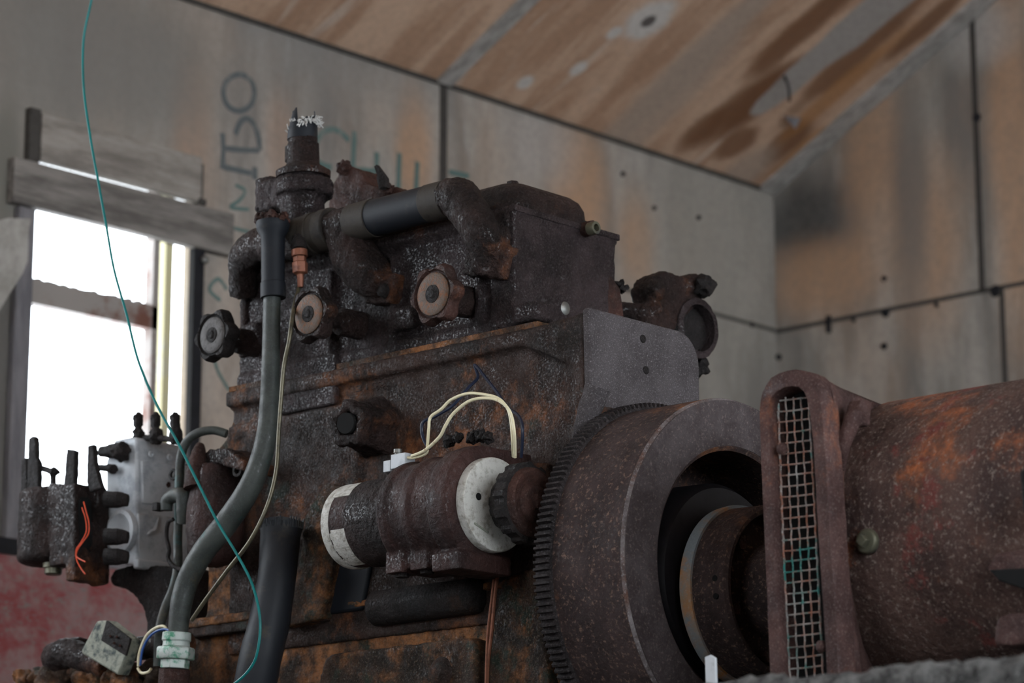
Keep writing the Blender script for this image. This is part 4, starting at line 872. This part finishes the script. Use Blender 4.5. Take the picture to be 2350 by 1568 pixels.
# filter bowl
fb = empty('filter_bowl', rx(490,1300,2.745), 'rusty bowl shaped filter hanging behind the green grey pipe', 'filter')
c = rx(492,1300,2.76); k = pm(1, c)
b = B(); b.lathe(c, (0,0,1), [(0,20*k),(.006,44*k),(.02,60*k),(.05,68*k),(.09,66*k),(.13,54*k),(.15,50*k)], 40); out('bowl', b, M['oilr'], fb, disp=.003)
b = B(); b.prism([rx(x,y,2.735) for x,y in ((420,1068),(440,1050),(470,1040),(480,1030),(520,1028),(545,1045),(565,1062),(560,1082),(540,1078),(500,1064),(440,1072))], (.06,0,0)); out('bowl_flange', b, M['oil'], fb, vox=.003, disp=.005, dsz=.012)
b = B(); b.tube([rx(450,1120,2.73), rx(448,1085,2.73), rx(455,1050,2.73), rx(460,1020,2.735)], [.017,.016,.012,.007], 12, 6, .3); out('bleed_screw', b, M['redr'], fb, disp=.003)
b = B(); b.lathe(rx(548,1080,2.74), (-1,0,0), [(0,.010),(.004,.010),(.004,.006),(0,.005)], 20, loop=True); out('ring_tab', b, M['crust'], fb)
ptube('loop_pipe', [(520,996,2.78,10),(490,988,2.77,10),(455,994,2.76,10.5),(428,1015,2.755,10.5),(415,1050,2.75,11),(412,1100,2.75,11),(410,1170,2.75,10.5),(408,1240,2.75,10.5),(408,1300,2.74,11),(398,1350,2.73,11),(378,1400,2.72,11),(366,1450,2.715,11),(362,1530,2.715,11)], M['hose'], 'thin grey green pipe looping over the filter and down beside the grey pump', 'pipe', seg=16)
ptube('elbow_pipe', [(382,1172,2.73,14),(384,1150,2.73,15),(400,1138,2.73,17),(420,1140,2.73,18),(424,1170,2.735,20),(424,1200,2.74,18)], M['hose'], 'short olive elbow pipe in front of the right edge of the grey pump', 'pipe', disp=.002)
b = B(); p = rx(364,1164,2.725); b.obox(p, (1,0,0),(0,1,0),(0,0,1), (.008,.006,.006)); b.cyl(p, rx(384,1168,2.73), .003); o = out('pipe_clip', b, M['crust'], bevel=.001); tagit(o, 'small black square clip on the grey pump beside the olive elbow', 'clip')
wire('black_wire', [(398,1192,2.73),(386,1200,2.73),(382,1230,2.73),(388,1262,2.73),(386,1282,2.73),(398,1300,2.73),(418,1308,2.73)], M['crust'], 5, 'short black wire looping in front of the grey pump')
b = B(); b.lathe(rx(400,1090,2.76), (-1,0,0), [(0,.009),(.004,.009),(.004,.005),(0,.005)], 20, loop=True); o = out('ring_tab', b, M['crust']); tagit(o, 'small dark ring tab on the right edge of the grey pump', 'ring tab')
# tilted mottled junction box
jb = empty('junction_box', rx(245,1545,2.70), 'tilted mottled grey green box with a dark open face, low at the left', 'box')
f4 = [rx(x,y,2.70) for x,y in ((238,1424),(298,1466),(288,1503),(232,1470))]
b = B(); q1, q2, q3, q4 = [rx(x,y,2.695) for x,y in ((187,1492),(222,1425),(245,1424),(298,1466))]; q5, q6 = rx(270,1550,2.695), rx(187,1500,2.695)
b.prism([q6, q1, q2, q3, q4, rx(288,1508,2.695), q5], (.022,.0,.0)); out('box_shell', b, M['mottle'], jb, bevel=.003)
b = B(); b.prism([rx(x,y,2.693) for x,y in ((244,1424),(299,1466),(288,1506),(231,1470))], (.004,0,0)); ofa = out('open_face', b, M['crust'], jb, bevel=.001)
for x, y in ((253,1460),(262,1476),(275,1482),(268,1462)):
    b = B(); b.cyl(rx(x,y,2.694), rx(x,y,2.690), .0022, .002, 8); out('contact', b, M['redr'], ofa)
# clutter at lower left
b = B(); b.tube([rx(125,1520,2.73), rx(150,1500,2.73), rx(195,1512,2.73), rx(250,1530,2.73)], [.022,.024,.022,.02], 16); b.cyl(rx(120,1512,2.74), rx(186,1500,2.74), .024, .026); o = out('pipe_elbow', b, M['oil'], vox=.003, disp=.005); tagit(o, 'stubby rusted pipe elbow left of the tilted mottled box', 'pipe')
b = B()
for x, y, r in ((60,1562,.018),(90,1552,.016),(120,1545,.018),(150,1548,.016),(190,1545,.02),(230,1552,.02),(270,1560,.02),(310,1545,.015),(345,1535,.014),(360,1560,.02),(215,1575,.03),(120,1580,.03),(300,1585,.03)): b.ball(rx(x,y,2.74), r, 3, .6, 50)
o = out('rust_debris', b, M['lower'], vox=.003, disp=.008, dsz=.012); tagit(o, 'crumbling heap of rust flakes along the bottom left', 'rust heap', None, 'stuff')
b = B(); b.cyl(rx(290,1492,2.76), rx(430,1478,2.76), .018, .018, 20); o = out('cross_pipe', b, M['oil'], disp=.003); tagit(o, 'short horizontal rusted pipe behind the tilted mottled box', 'pipe')
